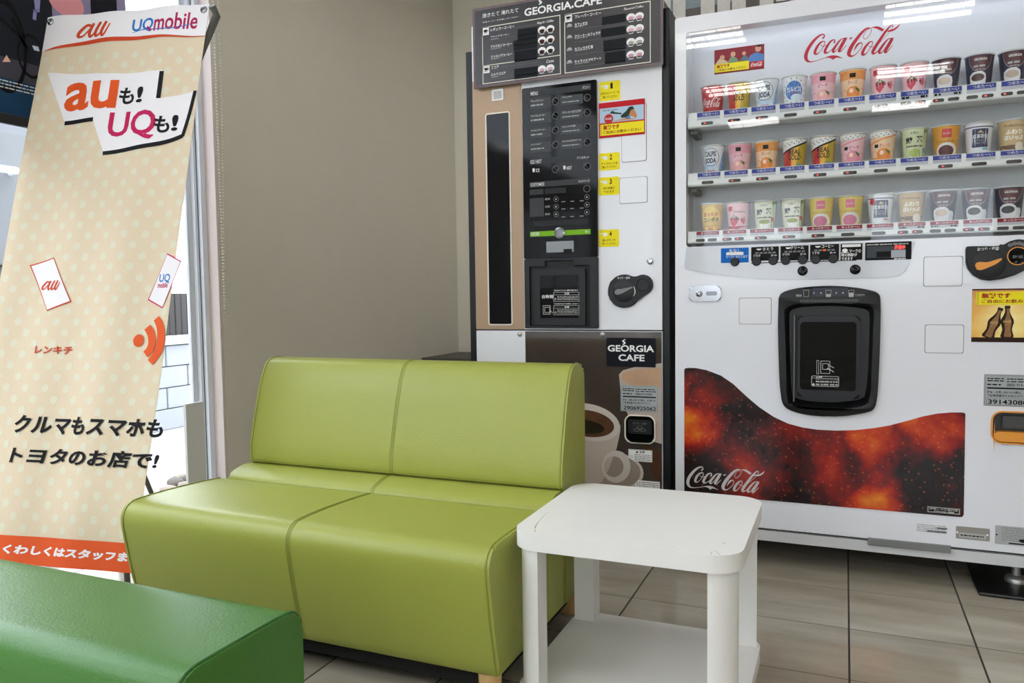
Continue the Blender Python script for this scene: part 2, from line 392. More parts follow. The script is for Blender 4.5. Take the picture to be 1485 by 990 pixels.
# ceiling lights: three tubes and a louvre each, in rows
tube_m = M('fluorescent_tube', (255, 251, 248), .4, emit=LAMP); white_metal = M('white_enamel', (232, 233, 232), .35)
for j, y in enumerate((3.87, 2.12, .37, -1.38, -3.13, -4.88)):
    for i, x in enumerate((-1.05, .55, 2.15)):
        L = root('ceiling_light', 'recessed fluorescent ceiling light with three tubes above the room', 'light', (x, y, ZC-.075), 'ceiling lights in rows')
        bm = bmesh.new(); box(bm, x-.3, x+.3, y-.3, y+.3, ZC-.012, ZC-.001)
        for s in (-1, 1):
            box(bm, x-.3, x+.3, y+s*.3-.01, y+s*.3+.01, ZC-.075, ZC-.001); box(bm, x+s*.3-.01, x+s*.3+.01, y-.3, y+.3, ZC-.075, ZC-.001)
        finish(bm, 'housing', M('lamp_housing', (150, 150, 150), .5), L, 35)
        for k in (-.18, 0, .18):
            bm = bmesh.new(); tube(bm, [(x-.28, y+k, ZC-.045), (x+.28, y+k, ZC-.045)], .016, 10); finish(bm, 'tube', tube_m, L, 50)
        bm = bmesh.new()
        for k in range(-2, 3): box(bm, x+k*.11-.001, x+k*.11+.001, y-.29, y+.29, ZC-.074, ZC-.062)
        finish(bm, 'louvre', white_metal, L, None)

# ---------------------------------------------------------------- outside the window
ground = M('pale_gravel', (168, 166, 160), .9, bump=(60, .5), var=(25, .12))
boxo('ground', ground, None, -14, XW-.12, -26, 14, -.14, -.04, kind='structure')
blk = M('white_block', (168, 173, 182), .85, bump=(50, .3), var=(8, .04))
bw = root('block_wall', 'low white concrete block wall with a capping course outside the window', 'wall', (-4.6, 3.2, -.04))
bmesh_b = bpy.data.meshes.new('block'); bm = bmesh.new(); box(bm, -.06, .06, -.196, .196, 0, .192, .006, 1); bm.to_mesh(bmesh_b); bm.free(); bmesh_b.materials.append(blk)
ztop = onx(275, 497, -4.6).z; nb = 4; dz = (ztop+.04)/nb
for j in range(nb):
    for i in range(17):
        o = bpy.data.objects.new('block', bmesh_b); COL.objects.link(o); o.parent = bw
        o.location = (0, -3.0+i*.4+(.2 if j % 2 else 0), j*dz); o.scale.z = (dz-.006)/.192
boxo('capping', M('white_capping', (200, 204, 210), .8), bw, -4.69, -4.51, 0, 6.8, ztop+.002, ztop+.06, .006)
fn = root('slat_fence', 'dark brown bamboo slat fence behind the white block wall', 'fence', (-5.6, 3, -.04))
fz = onx(275, 425, -5.6).z
slat_m = M('weathered_bamboo', (58, 55, 54), .8, var=(30, .2)); bm = bmesh.new(); box(bm, -.012, .012, -.032, .032, 0, fz+.04, .004, 1)
sm = bpy.data.meshes.new('slat'); bm.to_mesh(sm); bm.free(); sm.materials.append(slat_m)
for i in range(90):
    o = bpy.data.objects.new('slat', sm); COL.objects.link(o); o.parent = fn; o.location = (random.uniform(-.004, .004), -3.2+i*.07, 0)
bm = bmesh.new()
for z in (.4, fz-.15): box(bm, -5.64, -5.615, -.25, 6.2, z, z+.05)
finish(bm, 'rail', slat_m, fn, None)
# concrete column with a pipe bracket, seen left of the banner
conc = M('concrete', (118, 121, 124), .85, bump=(25, .4), var=(5, .1))
cx0 = onx(8, 300, -5.2).y; cx1 = onx(62, 300, -5.2).y
cl = root('concrete_pillar', 'pale grey concrete pillar with a pipe bracket outside, left of the banner', 'pillar', (-5.3, (cx0+cx1)/2, -.04))
boxo('shaft', conc, cl, -5.5, -5.2, cx0, cx1, -.04, onx(25, 385, -5.2).z, .01); boxo('upper_shaft', conc, cl, -5.48, -5.22, cx0-.05, cx1, onx(25, 385, -5.2).z+.001, 4.2, .01)
z = onx(12, 246, -5.1).z; bm = bmesh.new(); tube(bm, [(-5.1, cx0-.6, z), (-5.1, cx0+.02, z), (-5.2, cx0+.05, z)], .025, 8); finish(bm, 'bracket', alu, cl, 40)
hb = root('tiled_house', 'brown tiled house front with dark louvred window outside at the left edge', 'building', (-8, .2, -.04))
boxo('wall', M('brown_facade', (96, 88, 84), .8, var=(20, .15)), hb, -8.3, -8, -24, 2.6, -.04, 4.6)  # wall lengthened unseen past the visible front to block low sky and darken reflections
for k in range(7): boxo('louvre_slat', M('dark_louvre', (44, 46, 52), .6), hb, -7.99, -7.95, .4, 2.3, .1+k*.09, .165+k*.09)
for k in range(5): boxo('trim_band', white_metal, hb, -7.99, -7.95, .3, 2.4, .8+k*.8, .86+k*.8)
for i, (x, y, r) in enumerate(((246, 706, .045), (254, 703, .04), (262, 700, .035), (270, 703, .04), (277, 698, .035), (284, 702, .03))):
    p = onx(x, y, -3.0-.13*(i % 3)); bm = bmesh.new(); bmesh.ops.create_icosphere(bm, subdivisions=2, radius=r)
    for v in bm.verts: v.co = Vector((p.x, p.y, -.04+r*.5))+Vector((v.co.x*1.2, v.co.y, v.co.z*.7))*(1+.2*math.sin(9*v.co.x/r+i)*math.cos(5*v.co.y/r))
    tag(finish(bm, 'garden_stone', M('stone_%d' % (i % 3), ((150, 140, 128), (112, 104, 98), (206, 198, 186))[i % 3], .8, var=(30, .25)), None, 60), 'rounded garden stone on the ground outside beside the banner', 'stone', 'garden stones outside the window')

# ================================================================ LIME SOFA
lime = M('lime_leather', (157, 164, 71), .40, bump=(260, .22), var=(3, .05)); lime_d = M('lime_piping', (142, 149, 64), .45)
wood = M('pale_wood', (212, 176, 120), .5, var=(14, .12), stretch=(6, 6, 1))
SX0, SX1 = -1.725, -.68
def extrude_x(bm, prof, x0, x1, bev, seg=4, nx=1, puff=None):
    n = len(prof); cols = []
    for k in range(nx+1):
        x = x0+(x1-x0)*k/nx; cols.append([bm.verts.new((x, y, z)) for y, z in prof])
    for A, B in zip(cols, cols[1:]):
        for i in range(n): bm.faces.new([A[i], A[(i+1) % n], B[(i+1) % n], B[i]])
    c0 = bm.faces.new(cols[0][::-1]); c1 = bm.faces.new(cols[-1])
    bmesh.ops.bevel(bm, geom=list(c0.edges)+list(c1.edges), offset=bev, segments=seg, profile=.5, affect='EDGES')
sofa = root('sofa', 'lime green leather two-seat sofa with round wooden feet', 'sofa', (-1.2, 1.78, 0))
def prof(pts, n=4): return [(a, b) for a, b in spline(pts, n)]
seat_p = prof([(1.497, .082), (1.474, .18), (1.457, .27), (1.449, .325), (1.454, .352), (1.470, .369), (1.50, .3765), (1.60, .377), (1.72, .372), (1.798, .366)], 4)+[(1.803, .355), (1.803, .076), (1.505, .076)]
bm = bmesh.new(); extrude_x(bm, seat_p, SX0-.026, SX1, .013); finish(bm, 'seat', lime, sofa, 40)
band_p = prof([(1.804, .360), (1.812, .374), (1.84, .386), (1.88, .394), (1.912, .392)], 4)+[(1.93, .37), (1.93, .076), (1.804, .076)]
bm = bmesh.new(); extrude_x(bm, band_p, SX0+.003, SX1-.003, .008); finish(bm, 'seat_band', lime, sofa, 40)
back_p = prof([(1.912, .397), (1.909, .42), (1.916, .47), (1.944, .575), (1.966, .645), (1.988, .69), (2.005, .708), (2.032, .716), (2.075, .714), (2.098, .70), (2.106, .67), (2.108, .5)], 4)+[(2.108, .076), (1.931, .076), (1.931, .39)]
bm = bmesh.new(); extrude_x(bm, back_p, SX0, SX1, .010); finish(bm, 'backrest', lime, sofa, 40)
def seam(x, pts, off, r=.0018):
    bm = bmesh.new(); q = [(y, z) for y, z in pts]
    out = []
    for i, (y, z) in enumerate(q):
        a = q[max(i-1, 0)]; b = q[min(i+1, len(q)-1)]; d = Vector((b[0]-a[0], b[1]-a[1])).normalized()
        out.append((x, y-d.y*off, z+d.x*off))
    tube(bm, out, r, 6); return finish(bm, 'seam', lime_d, sofa, 60)
cxs = -1.205
sp_, bp_, bd_ = seat_p[:-3], back_p[:-3], band_p[:-3]
for pts in (sp_, bd_, bp_):
    for dx in (-.005, 0, .005): seam(cxs+dx, pts, .0003, .0010)
for x, xs in ((SX1-.007, SX1-.009), (SX0+.007, SX0-.017)):
    seam(xs, sp_, .0005, .0022); seam(x, bp_, .0005, .0022)
boxo('dark_underside', M('sofa_under_shade', (16, 16, 17), .9), sofa, SX0+.05, SX1-.035, 1.53, 2.07, .034, .0755)  # black block added under the seat, standing in for the shadow there
for x, y in ((SX1-.04, 1.53), (SX0+.05, 1.53), (SX1-.04, 2.065), (SX0+.05, 2.065)):
    bm = bmesh.new(); lathe(bm, [(.021, 0), (.024, .004), (.027, .076)], (x, y, 0), 20); finish(bm, 'foot', wood, sofa, 40)

# ================================================================ GREEN BENCH
grn = M('green_leather', (62, 118, 38), .38, bump=(230, .25), var=(3, .05)); grn_d = M('green_piping', (58, 110, 48), .4)
BX0, BX1 = -2.05, -.852
bench = root('bench', 'low dark green leather bench with piped end panel', 'bench', (-1.45, .91, 0))
bp2 = prof([(.800, .078), (.788, .2), (.780, .30), (.781, .338), (.792, .366), (.815, .379), (.85, .381), (.95, .381), (1.02, .380), (1.043, .374), (1.054, .358), (1.057, .33), (1.056, .2), (1.052, .078)], 4)
bm = bmesh.new(); extrude_x(bm, bp2, BX0, BX1, .008); finish(bm, 'cushion', grn, bench, 40)
for x in (BX0+.007, BX1-.007):
    yc_, zc_ = .918, .23
    bm = bmesh.new(); tube(bm, [(x, yc_+(y-yc_)*1.004, zc_+(z-zc_)*1.004) for y, z in bp2], .0032, 8)
    finish(bm, 'piping', grn_d, bench, 60)
for x in (BX0+.1, BX1-.1):
    for y in (.85, 1.0):
        bm = bmesh.new(); lathe(bm, [(.02, 0), (.025, .076)], (x, y, 0), 16); finish(bm, 'foot', wood, bench, 40)

# ================================================================ WHITE SIDE TABLE
tw = M('white_lacquer', (236, 236, 233), .42, var=(5, .02)); TX, TX1, TY, TY1, TZ = -.668, -.180, 1.522, 2.000, .397
tb = root('side_table', 'square white side table with rounded corners and lower shelf', 'table', ((TX+TX1)/2, (TY+TY1)/2, 0))
flatz = lambda u, v, h: Vector((u, v, h))
plate('tabletop', tw, tb, rrect(TX, TY, TX1, TY1, .062, 10), flatz, TZ-.037, TZ, bev=.0025)
plate('shelf', tw, tb, rrect(TX+.002, TY+.002, TX1-.002, TY1-.002, .060, 10), flatz, .002, .040, bev=.002)
for sx, sy in ((0, 0), (1, 0), (0, 1), (1, 1)):
    r = .054; ins = .010
    cx = TX+ins+r if not sx else TX1-ins-r; cy = TY+ins+r if not sy else TY1-ins-r
    a0 = {(0, 0): 180, (1, 0): 270, (0, 1): 90, (1, 1): 0}[(sx, sy)]
    pts = [(cx, cy)]+ell(cx, cy, r, r, 12, a0, a0+90)
    plate('leg', tw, tb, pts, flatz, .0405, TZ-.0375)
F = Flat(.0002); c5 = crop(740, 680, 9.9); c6 = crop(990, 760, 9.9); scr = M('scuff', (92, 84, 76), .6)
for cf, pts in ((c5, ((540, 620, 4), (480, 672, 5), (420, 740, 6), (375, 800, 12), (355, 850, 16))), (c5, ((350, 868, 10), (362, 900, 8))), (c6, ((565, 285, 6), (622, 260, 6))), (c6, ((455, 370, 5), (540, 440, 6))), (c6, ((405, 432, 5), (420, 392, 5)))):
    q = []
    for x, y, w in pts: p = onz(*cf(x, y), TZ); q.append((p.x, p.y, w*.00012))
    F.stroke(q, scr)
F.build('scuff_mark', tb, lambda u, v, h: Vector((u, v, TZ+h)))

# ================================================================ STANDING BANNER
P0 = Vector((-2.468, 1.849, 1.858)); P1 = Vector((-1.880, 1.970, 1.853)); P3 = Vector((-2.300, 1.426, .160))
eu = (P1-P0).normalized(); ev = (P3-P0); ev = (ev-eu*ev.dot(eu)).normalized(); bn = eu.cross(ev)
if bn.dot(CAM-P0) < 0: bn = -bn
BWd, BHt = (P1-P0).length, (P3-P0).length*.999
def bpx(x, y):
    d = ray(x, y); t = (P0-CAM).dot(bn)/d.dot(bn); q = CAM+d*t-P0; return (q.dot(eu), -q.dot(ev))
def wr(u, v): return .0055*math.sin(u*17+v*2.2)*math.sin(v*1.7+.4)+.004*math.sin(u*31-v*1.3)+.0015*math.sin(v*9+u*5)
def bmap(u, v, h): return P0+eu*u-ev*v+bn*(h+wr(u, v))
pb = (P0+P1)/2+(P3-P0); ban = root('standing_banner', 'tall cream polka dot advertising banner on a stand by the window', 'banner', (pb.x-.1, pb.y+.15, 0))
cream = M('cream_cloth', (224, 207, 178), .7, bump=(400, .1)); dotm = M('pale_dot', (222, 217, 194), .7); wht = ink(240, 238, 242)
orange = ink(226, 92, 44); red_o = ink(206, 74, 40); blk_ = ink(24, 24, 28); mag = ink(200, 30, 96); blu = ink(44, 124, 200)
F = Flat(.0008, .00035)
def rows(n, a, b): return [a+(b-a)*i/n for i in range(n+1)]
F.base([(0, -BHt), (BWd, -BHt), (BWd, 0), (0, 0)], cream, .0012)
r0 = bpx(72, 76)[1]; rz = bpx(186, 787)[1]
k = 0; v = r0-.03
while v > rz+.02:
    u = .02+(.033 if k % 2 else 0)
    while u < BWd-.012:
        F.ell(u, v, .0115, .0125, dotm, 12); u += .0665
    v -= .034; k += 1
F.up()
c1 = crop(0, 0, 3.809); B = lambda x, y: bpx(*c1(x, y))
def uv_c(pts): return [B(*p) for p in pts]
F.poly([(0, 0)]+[(0, B(250, 285)[1])]+uv_c([(330, 262), (430, 243), (550, 224), (680, 212), (800, 206), (930, 203), (1050, 201)])+[(BWd, B(1135, 201)[1]), (BWd, 0)], wht)
F.poly(uv_c([(342, 420), (270, 405), (355, 685), (520, 668), (575, 850), (1005, 750), (1085, 500), (905, 540), (880, 545), (905, 392), (600, 408)][1:]), wht)
F.up()
F.stroke([(*B(x, y), w*.0011) for x, y, w in ((252, 284, 2), (330, 265, 8), (450, 240, 12), (600, 222, 14), (760, 209, 12), (900, 205, 8), (1050, 202, 4), (1138, 200, 2))], red_o)
for seg in (((352, 678, 15), (520, 662, 15)), ((878, 545, 16), (900, 397, 16)), ((570, 848, 14), (730, 822, 15), (880, 790, 15), (1006, 746, 15)), ((1004, 750, 14), (1045, 630, 14), (1080, 502, 14))):
    F.stroke([(*B(x, y), w*.00095) for x, y, w in seg], blk_)
def bt(s, a, b, m, bold=.03, shear=0., cr=B):
    p, q = cr(*a), cr(*b); F.text(s, p[0], q[1], q[0], p[1], m, bold, shear)
p, q = B(427, 128), B(604, 202); au_logo(F, p[0], q[1], q[0], p[1], red_o)
bt('UQ', (735, 108), (846, 176), blu, .024); bt('mobile', (865, 85), (1086, 158), ink(176, 34, 92), .018)
F.stroke([(*B(x, y), w*.0009) for x, y, w in ((730, 181, 2), (790, 163, 4), (880, 166, 4), (980, 156, 4), (1085, 120, 2))], blu)
F.up(); F.line(B(815, 150), B(838, 172), .008, ink(176, 34, 92))
bt('au', (370, 458), (636, 598), ink(226, 88, 34), .024); bt('も', (664, 484), (735, 572), blk_, .03); bt('!', (762, 480), (786, 566), blk_, .024)
bt('UQ', (610, 620), (850, 768), ink(196, 34, 92), .02); bt('も', (857, 642), (928, 730), blk_, .03); bt('!', (950, 632), (974, 718), blk_, .024)
# the two phones and the signal mark of the print
c2 = crop(0, 240, 3.094); B2 = lambda x, y: bpx(*c2(x, y))
for qd, m in ((((133, 447), (240, 411), (318, 610), (210, 652)), red_o), (((750, 393), (820, 430), (728, 640), (660, 602)), mag)):
    F.poly([B2(*p) for p in qd], m); F.up()
    cx = sum(p[0] for p in qd)/4; cy = sum(p[1] for p in qd)/4
    F.poly([B2(cx+(x-cx)*.93, cy+(y-cy)*.955) for x, y in qd], wht)
F.up(); p, q = B2(186, 512), B2(264, 560); au_logo(F, p[0], q[1], q[0], p[1], red_o)
bt('UQ', (716, 486), (762, 528), blu, .022, cr=B2); bt('mobile', (708, 524), (752, 548), mag, .022, cr=B2)
F.ell(*B2(620, 784), .0165, .019, orange)
F.stroke([(*B2(x, y), w*.00095) for x, y, w in ((658, 724, 24), (674, 750, 26), (680, 790, 26), (670, 825, 26), (650, 846, 24))], orange)
F.stroke([(*B2(x, y), w*.00095) for x, y, w in ((700, 684, 22), (718, 720, 26), (722, 775, 28), (708, 835, 28), (672, 882, 24))], orange)
bt('レンキチ', (163, 808), (317, 846), ink(200, 66, 44), .025, cr=B2)
c3 = crop(0, 540, 3.3); B3 = lambda x, y: bpx(*c3(x, y))
bt('クルマもスマホも', (86, 202), (776, 314), blk_, .034, .12, cr=B3); bt('トヨタのお店で!', (64, 354), (756, 466), blk_, .034, .12, cr=B3)
vb = bpx(186, 787)[1]
F.poly([(0, -BHt), (BWd, -BHt), (BWd, vb), (0, vb)], orange); F.up()
p, q = B3(28, 826), B3(690, 905); F.text('くわしくはスタッフまで', p[0], q[1]-.004, q[0], p[1]+.004, wht, .05, .1)
F.build('printed_cloth', ban, bmap, .012, .05, smooth=60)
stand_m = M('grey_plastic', (92, 94, 90), .5); ch = M('chrome', (170, 172, 178), .15, 1.)
def back_of(u, v, d): return P0+eu*u-ev*v-bn*d
bm = bmesh.new(); mid = back_of(BWd/2, -BHt*.62, .05)
tube(bm, [back_of(BWd+.012, -.012, -.004), back_of(BWd+.016, -.03, .02), back_of(BWd*.9, -BHt*.12, .05), mid], [.012, .013, .008, .008], 10); finish(bm, 'arm', stand_m, ban, 50)
bm = bmesh.new(); tube(bm, [back_of(.0, -.006, .004), back_of(.02, -.03, .03), back_of(BWd*.1, -BHt*.12, .05), mid], [.008, .009, .008, .008], 10); finish(bm, 'arm', stand_m, ban, 50)
for u in (.04, BWd-.04):
    e = back_of(u, -BHt+.01, .02); bm = bmesh.new(); tube(bm, [mid, e, Vector((e.x, e.y, .012))], .008, 8); finish(bm, 'leg', stand_m, ban, 50)
bm = bmesh.new(); tube(bm, [mid, Vector((mid.x-.12, mid.y+.40, .012))], .008, 8); finish(bm, 'leg', stand_m, ban, 50)
for u, v in ((.018, -.02), (BWd-.018, -.02)):
    bm = bmesh.new(); lathe(bm, [(.004, .004), (.006, .0075), (.011, .006), (.0125, .003), (.012, .001)], (0, 0, 0), 18)
    R = Matrix((eu, -ev, bn)).transposed()
    for w in bm.verts: w.co = R @ w.co+bmap(u, v, 0)
    finish(bm, 'grommet', ch, ban, 50)

# ================================================================ HANGING PICTURE POSTER AT THE WINDOW
XP = XW+.035
pf = lambda u, v, h: Vector((XP+h, u, v))
def px(x, y): q = onx(x, y, XP); return (q.y, q.z)
y1 = px(181, 8)[0]; zb = px(25, 183)[1]; y0 = y1-1.05; zt = zb+1.05
po = root('window_poster', 'large poster of bicycles under a pink sky hanging in the window, dark bottom bar', 'poster', (XP, (y0+y1)/2, zb))
F = Flat()
F.base([(y0, zb+.03), (y1, zb+.03), (y1, zt), (y0, zt)], M('poster_dusk', (142, 132, 178), .35, var=(2.2, .35)), .004)
zs = px(25, 118)[1]; zr = px(25, 88)[1]
F.rect(y0, zb+.03, y1, zs, ink(26, 66, 100)); F.rect(y0, zs, y1, zr+.02, ink(72, 70, 84)); F.up()
F.rect(y0, zr, px(74, 10)[0], zt, ink(30, 34, 44)); F.rect(px(130, 5)[0], zr, px(168, 5)[0], zt, ink(30, 30, 40)); F.up()
F.poly([px(48, 0), px(57, 0), px(56, 18), px(50, 18)], ink(150, 150, 205)); F.poly([px(47, 14), px(52, 16), px(51, 30), px(46, 28)], ink(150, 150, 205))
F.ell(*px(95, 4), .07, .05, ink(236, 160, 170)); F.up()
def wheel(x, y, rx, ry): p = px(x, y); F.ell(p[0], p[1], rx, ry, ink(12, 14, 18), 28, hole=.86)
wheel(6, 66, .075, .155); wheel(44, 82, .05, .075); F.up()
for a, b in (((-8, 20), (24, 50)), ((24, 50), (40, 72)), ((16, 26), (26, 46)), ((26, 46), (36, 70))): F.line(px(*a), px(*b), .012, ink(14, 16, 22))
F.poly([px(2, 90), px(8, 80), px(14, 90)], ink(240, 190, 176)); F.poly([px(45, 66), px(54, 68), px(56, 75), px(48, 73)], ink(196, 208, 226)); F.up()
F.bars(y0+.02, px(25, 134)[1], px(60, 130)[0], px(25, 121)[1]+.003, 3, ink(220, 226, 230), .35)
F.build('picture', po, pf)
boxo('bottom_bar', M('black_bar', (16, 18, 22), .4), po, XP-.006, XP+.010, y0-.01, y1+.01, zb, zb+.034, .003)
boxo('top_bar', M('black_bar', (16, 18, 22)), po, XP-.006, XP+.010, y0-.01, y1+.01, zt, zt+.034, .003)
bm = bmesh.new()
for y in (y0+.1, y1-.1): tube(bm, [(XP, y, zt+.03), (XP, y, ZC-.001)], .002, 6)
finish(bm, 'cord', stand_m, po, 60)

# beaded pull chain of the blind, leaning plank, low cabinet in the corner
bm = bmesh.new(); bead = M('chain_bead', (232, 230, 220), .35); zlo = onx(326, 452, XW+.012).z
a_, b_ = onx(311, 60, XW+.012).y, onx(319, 60, XW+.012).y; ye = onx(326, 452, XW+.012).y
n = 150
for s, yt in ((0, a_), (1, b_)):
    for i in range(n):
        z = zlo+(ZC-.03-zlo)*i/n; f = min(1, i/60); y = ye+(yt-ye)*(f*.75+.25*i/n)
        m4 = Matrix.Translation((XW+.012, y, z)); bmesh.ops.create_icosphere(bm, subdivisions=1, radius=.0048, matrix=m4)
chain = tag(finish(bm, 'blind_chain', bead, None, 80), 'white beaded pull chain hanging on the wall beside the window', 'chain'); 
pl0 = onx(268.5, 586, XW+.06); pl1 = onx(295, 582, XW+.06)
pk = boxo('leaning_plank', M('pale_grey_board', (226, 228, 226), .5), None, XW+.048, XW+.062, pl0.y, pl1.y, .002, pl0.z, .002)
tag(pk, 'narrow white board standing upright against the window frame', 'board')
cab = root('corner_cabinet', 'low dark grey cabinet in the corner behind the sofa', 'cabinet', (-1.9, 4.8, 0))
dk = M('charcoal_laminate', (84, 82, 78), .55, var=(12, .06))
boxo('body', dk, cab, XW+.002, -1.25, 4.54, YW-.005, 0, .48, .004); boxo('worktop', dk, cab, XW+.002, -1.24, 4.525, YW-.003, .481, .498, .003)
for i in range(3):
    x = XW+.02+i*.41; d = boxo('door', M('charcoal_door', (74, 72, 70), .5), cab, x, x+.395, 4.526, 4.539, .06, .47, .003)
    ORG[d.name] = ORG[cab.name]; boxo('handle', ch, d, x+.33, x+.345, 4.515, 4.526, .35, .44, .003)

# ================================================================ shared for the two machines
YM = 2.65
def pt(x, y, Y=YM): q = ony(x, y, Y); return (q.x, q.z)
def rc(cr, a, b, Y=YM):
    """rectangle on the machine front from its upper left and lower right corner"""
    p = pt(*cr(*a), Y); q = pt(*cr(*b), Y); return (p[0], q[1], q[0], p[1])
ID = lambda x, y: (x, y)
FM = front(YM)
mwhite = M('machine_white', (226, 228, 233), .22, var=(3, .015), coat=.3); black = M('black_plastic', (14, 15, 17), .34, spec=.35); blackg = M('black_gloss', (6, 7, 9), .05, spec=.18)
black2 = M('soft_black_plastic', (24, 26, 30), .45, spec=.35); gap = M('panel_gap', (38, 38, 42), .7); W = ink(236, 236, 236); Bk = ink(20, 20, 22)
yel = ink(240, 224, 40); redp = ink(190, 32, 44); grey = ink(120, 122, 124); lgrey = ink(176, 178, 178)
def hatch(parent, r, rad=.006, name='hatch', y=YM):
    bm = bmesh.new(); f = front(y)
    prism(bm, rrect(*r, rad), f, 0, .0008, mi=1)
    prism(bm, rrect(r[0]+.0012, r[1]+.0012, r[2]-.0012, r[3]-.0012, rad), f, .0008, .0022, mi=0, bev=.0006)
    return finish(bm, name, [mwhite, gap], parent, None)
def number_plate(parent, r, num, y=YM, tel='0800-919-0509'):
    F = Flat(); x0, z0, x1, z1 = r; w, h = x1-x0, z1-z0; f = front(y)
    F.base([(x0, z0), (x1, z0), (x1, z1), (x0, z1)], ink(166, 172, 174), .0008)
    X = lambda a: x0+w*a
    Z = lambda b: z1-h*b
    F.frame(X(.02), Z(.98), X(.98), Z(.03), w*.006, ink(90, 92, 96), w*.02)
    F.rect(X(.06), Z(.46), X(.94), Z(.41), Bk)
    F.bars(X(.06), Z(.24), X(.36), Z(.10), 2, Bk, .5, 3); F.bars(X(.40), Z(.26), X(.94), Z(.10), 2, Bk, .4, 4)
    F.text(tel, X(.40), Z(.37), X(.84), Z(.28), Bk, .01); F.bars(X(.06), Z(.36), X(.30), Z(.29), 1, Bk, .6, 5)
    F.text('故障・お問い合わせの際は、お手数でも', X(.06), Z(.60), X(.93), Z(.52), Bk, .015); F.text('下記管理番号をお知らせ下さい。', X(.06), Z(.71), X(.80), Z(.63), Bk, .015)
    F.text(num, X(.08), Z(.94), X(.94), Z(.79), Bk, .02); F.frame(X(.05), Z(.97), X(.97), Z(.75), w*.004, ink(90, 92, 96))
    return F.build('number_plate', parent, f)
def free_notice(F, x0, z0, x1, z1):
    """yellow strip: free, please help yourself"""
    w, h = x1-x0, z1-z0; F.up(); F.rect(x0, z0, x1, z1, yel); F.up(); F.rect(x0+w*.01, z0, x0+w*.035, z1, ink(206, 190, 60))
    F.text('無料です', x0+w*.07, z0+h*.50, x0+w*.45, z0+h*.92, ink(170, 40, 40), .04); F.text('ご自由にお飲みください', x0+w*.07, z0+h*.10, x0+w*.93, z0+h*.42, ink(150, 50, 40), .025)

# ================================================================ COFFEE MACHINE
CX0, CX1 = pt(690.5, 470)[0], pt(960.5, 480)[0]
cof = root('coffee_machine', 'white cup coffee vending machine with black menu board and brown side strip', 'vending machine', ((CX0+CX1)/2, 3.0, 0))
zsplit = pt(860, 479)[1]; zpost = pt(676, 75)[1]
boxo('cabinet', M('charcoal_steel', (26, 28, 32), .4), cof, CX0, CX1, 2.692, 3.38, .05, 1.90, .004)
navy = M('dark_side_panel', (18, 21, 26), .35, spec=.35)
boxo('side_panel', navy, cof, CX0-.028, CX0-.001, 2.655, 3.38, .03, zpost, .003)
boxo('side_panel', navy, cof, CX1+.001, pt(971, 480)[0], 2.655, 3.38, .03, 1.86, .003)
boxo('upper_door', mwhite, cof, CX0, CX1, YM, 2.69, zsplit+.002, 1.90, .002)
xm = pt(761, 477)[0]
boxo('lower_door', mwhite, cof, CX0, CX1, YM, 2.69, .06, zsplit-.002, .002)
boxo('plinth', black, cof, CX0+.01, CX1-.01, 2.70, 3.3, 0, .05)
# brown strip with its tall dark window and speaker grille
brown = M('bronze_panel', (168, 142, 116), .38, .2, var=(5, .05))
plate('brown_panel', brown, cof, [(CX0+.001, zsplit+.003), (xm-.001, zsplit+.003), (xm-.001, 1.70), (CX0+.001, 1.70)], FM, 0, .0015)
r = (pt(704, 166)[0], pt(744, 471.5)[1], pt(744, 471)[0], pt(705, 165)[1])
plate('window_rim', M('cream_plastic', (232, 226, 214), .4), cof, rrect(*r, .009), FM, .0015, .004, [rrect(r[0]+.005, r[1]+.005, r[2]-.005, r[3]-.005, .005)], .0008)
plate('dark_window', blackg, cof, rrect(r[0]+.005, r[1]+.005, r[2]-.005, r[3]-.005, .005), FM, .0012, .0028)
r = rc(crop(670, 60, 8.25), (361, 583), (503, 703)); F = Flat(.003); F.base(rrect(*r, .005), W, .003)
for i in range(10):
    for j in range(7): F.ell(r[0]+.008+(r[2]-r[0]-.016)*(i+(.5 if j % 2 else 0))/9.5, r[1]+.009+(r[3]-r[1]-.018)*j/6, .0016, .0011, ink(110, 110, 112), 8)
F.build('speaker_grille', cof, front(YM-.0015))
# menu board
cm = crop(680, 0, 5.12); YB = 2.632; mp = lambda x, y: pt(*cm(x, y), YB); mr = lambda a, b: rc(cm, a, b, YB); FB = front(YB)
bx0, bz0 = mp(40, 662); bx1 = mp(1445, 480)[0]; bz1 = mp(27, 72)[1]
F = Flat(); F.base([(bx0, bz0), (bx1, bz0), (bx1, bz1), (bx0, bz1)], M('board_print', (44, 42, 46), .3, var=(4, .25)), .004)
F.frame(bx0, bz0, bx1, bz1, .009, M('board_edge', (104, 88, 92), .5, var=(60, .3))); F.up()
cream_l = ink(222, 220, 204)
Lr = (mp(100, 210)[0], mp(688, 552)[1], mp(686, 552)[0], mp(100, 207)[1]); F.frame(*Lr, .003, cream_l)
zc = mp(684, 411)[1]; F.rect(Lr[0], zc-.0015, Lr[2], zc+.0015, cream_l)
Rr = (mp(712, 300)[0], mp(1352, 465)[1], mp(1352, 100)[0], mp(1352, 8)[1]); F.frame(*Rr, .003, cream_l)
def mt(s, a, b, m=W, bold=.02, shear=0.): q = mr(a, b); F.text(s, *q, m, bold, shear)
mt('挽きたて 淹れたて', (104, 105), (372, 93), W, .005, .1); mt('本格コーヒーをお楽しみください', (104, 165), (372, 131), W, .004, .1)
q = (mp(415, 60)[0], mp(415, 125)[1], mp(765, 20)[0], mp(415, 68)[1]); F.text('GEORGIA', *q, W, .024)
qc = (mp(785, 20)[0], q[1], mp(990, 0)[0], q[3]); F.text('CAFE', *qc, W, .024); F.ell(mp(773, 66)[0], q[1]+.006, .004, .004, W)
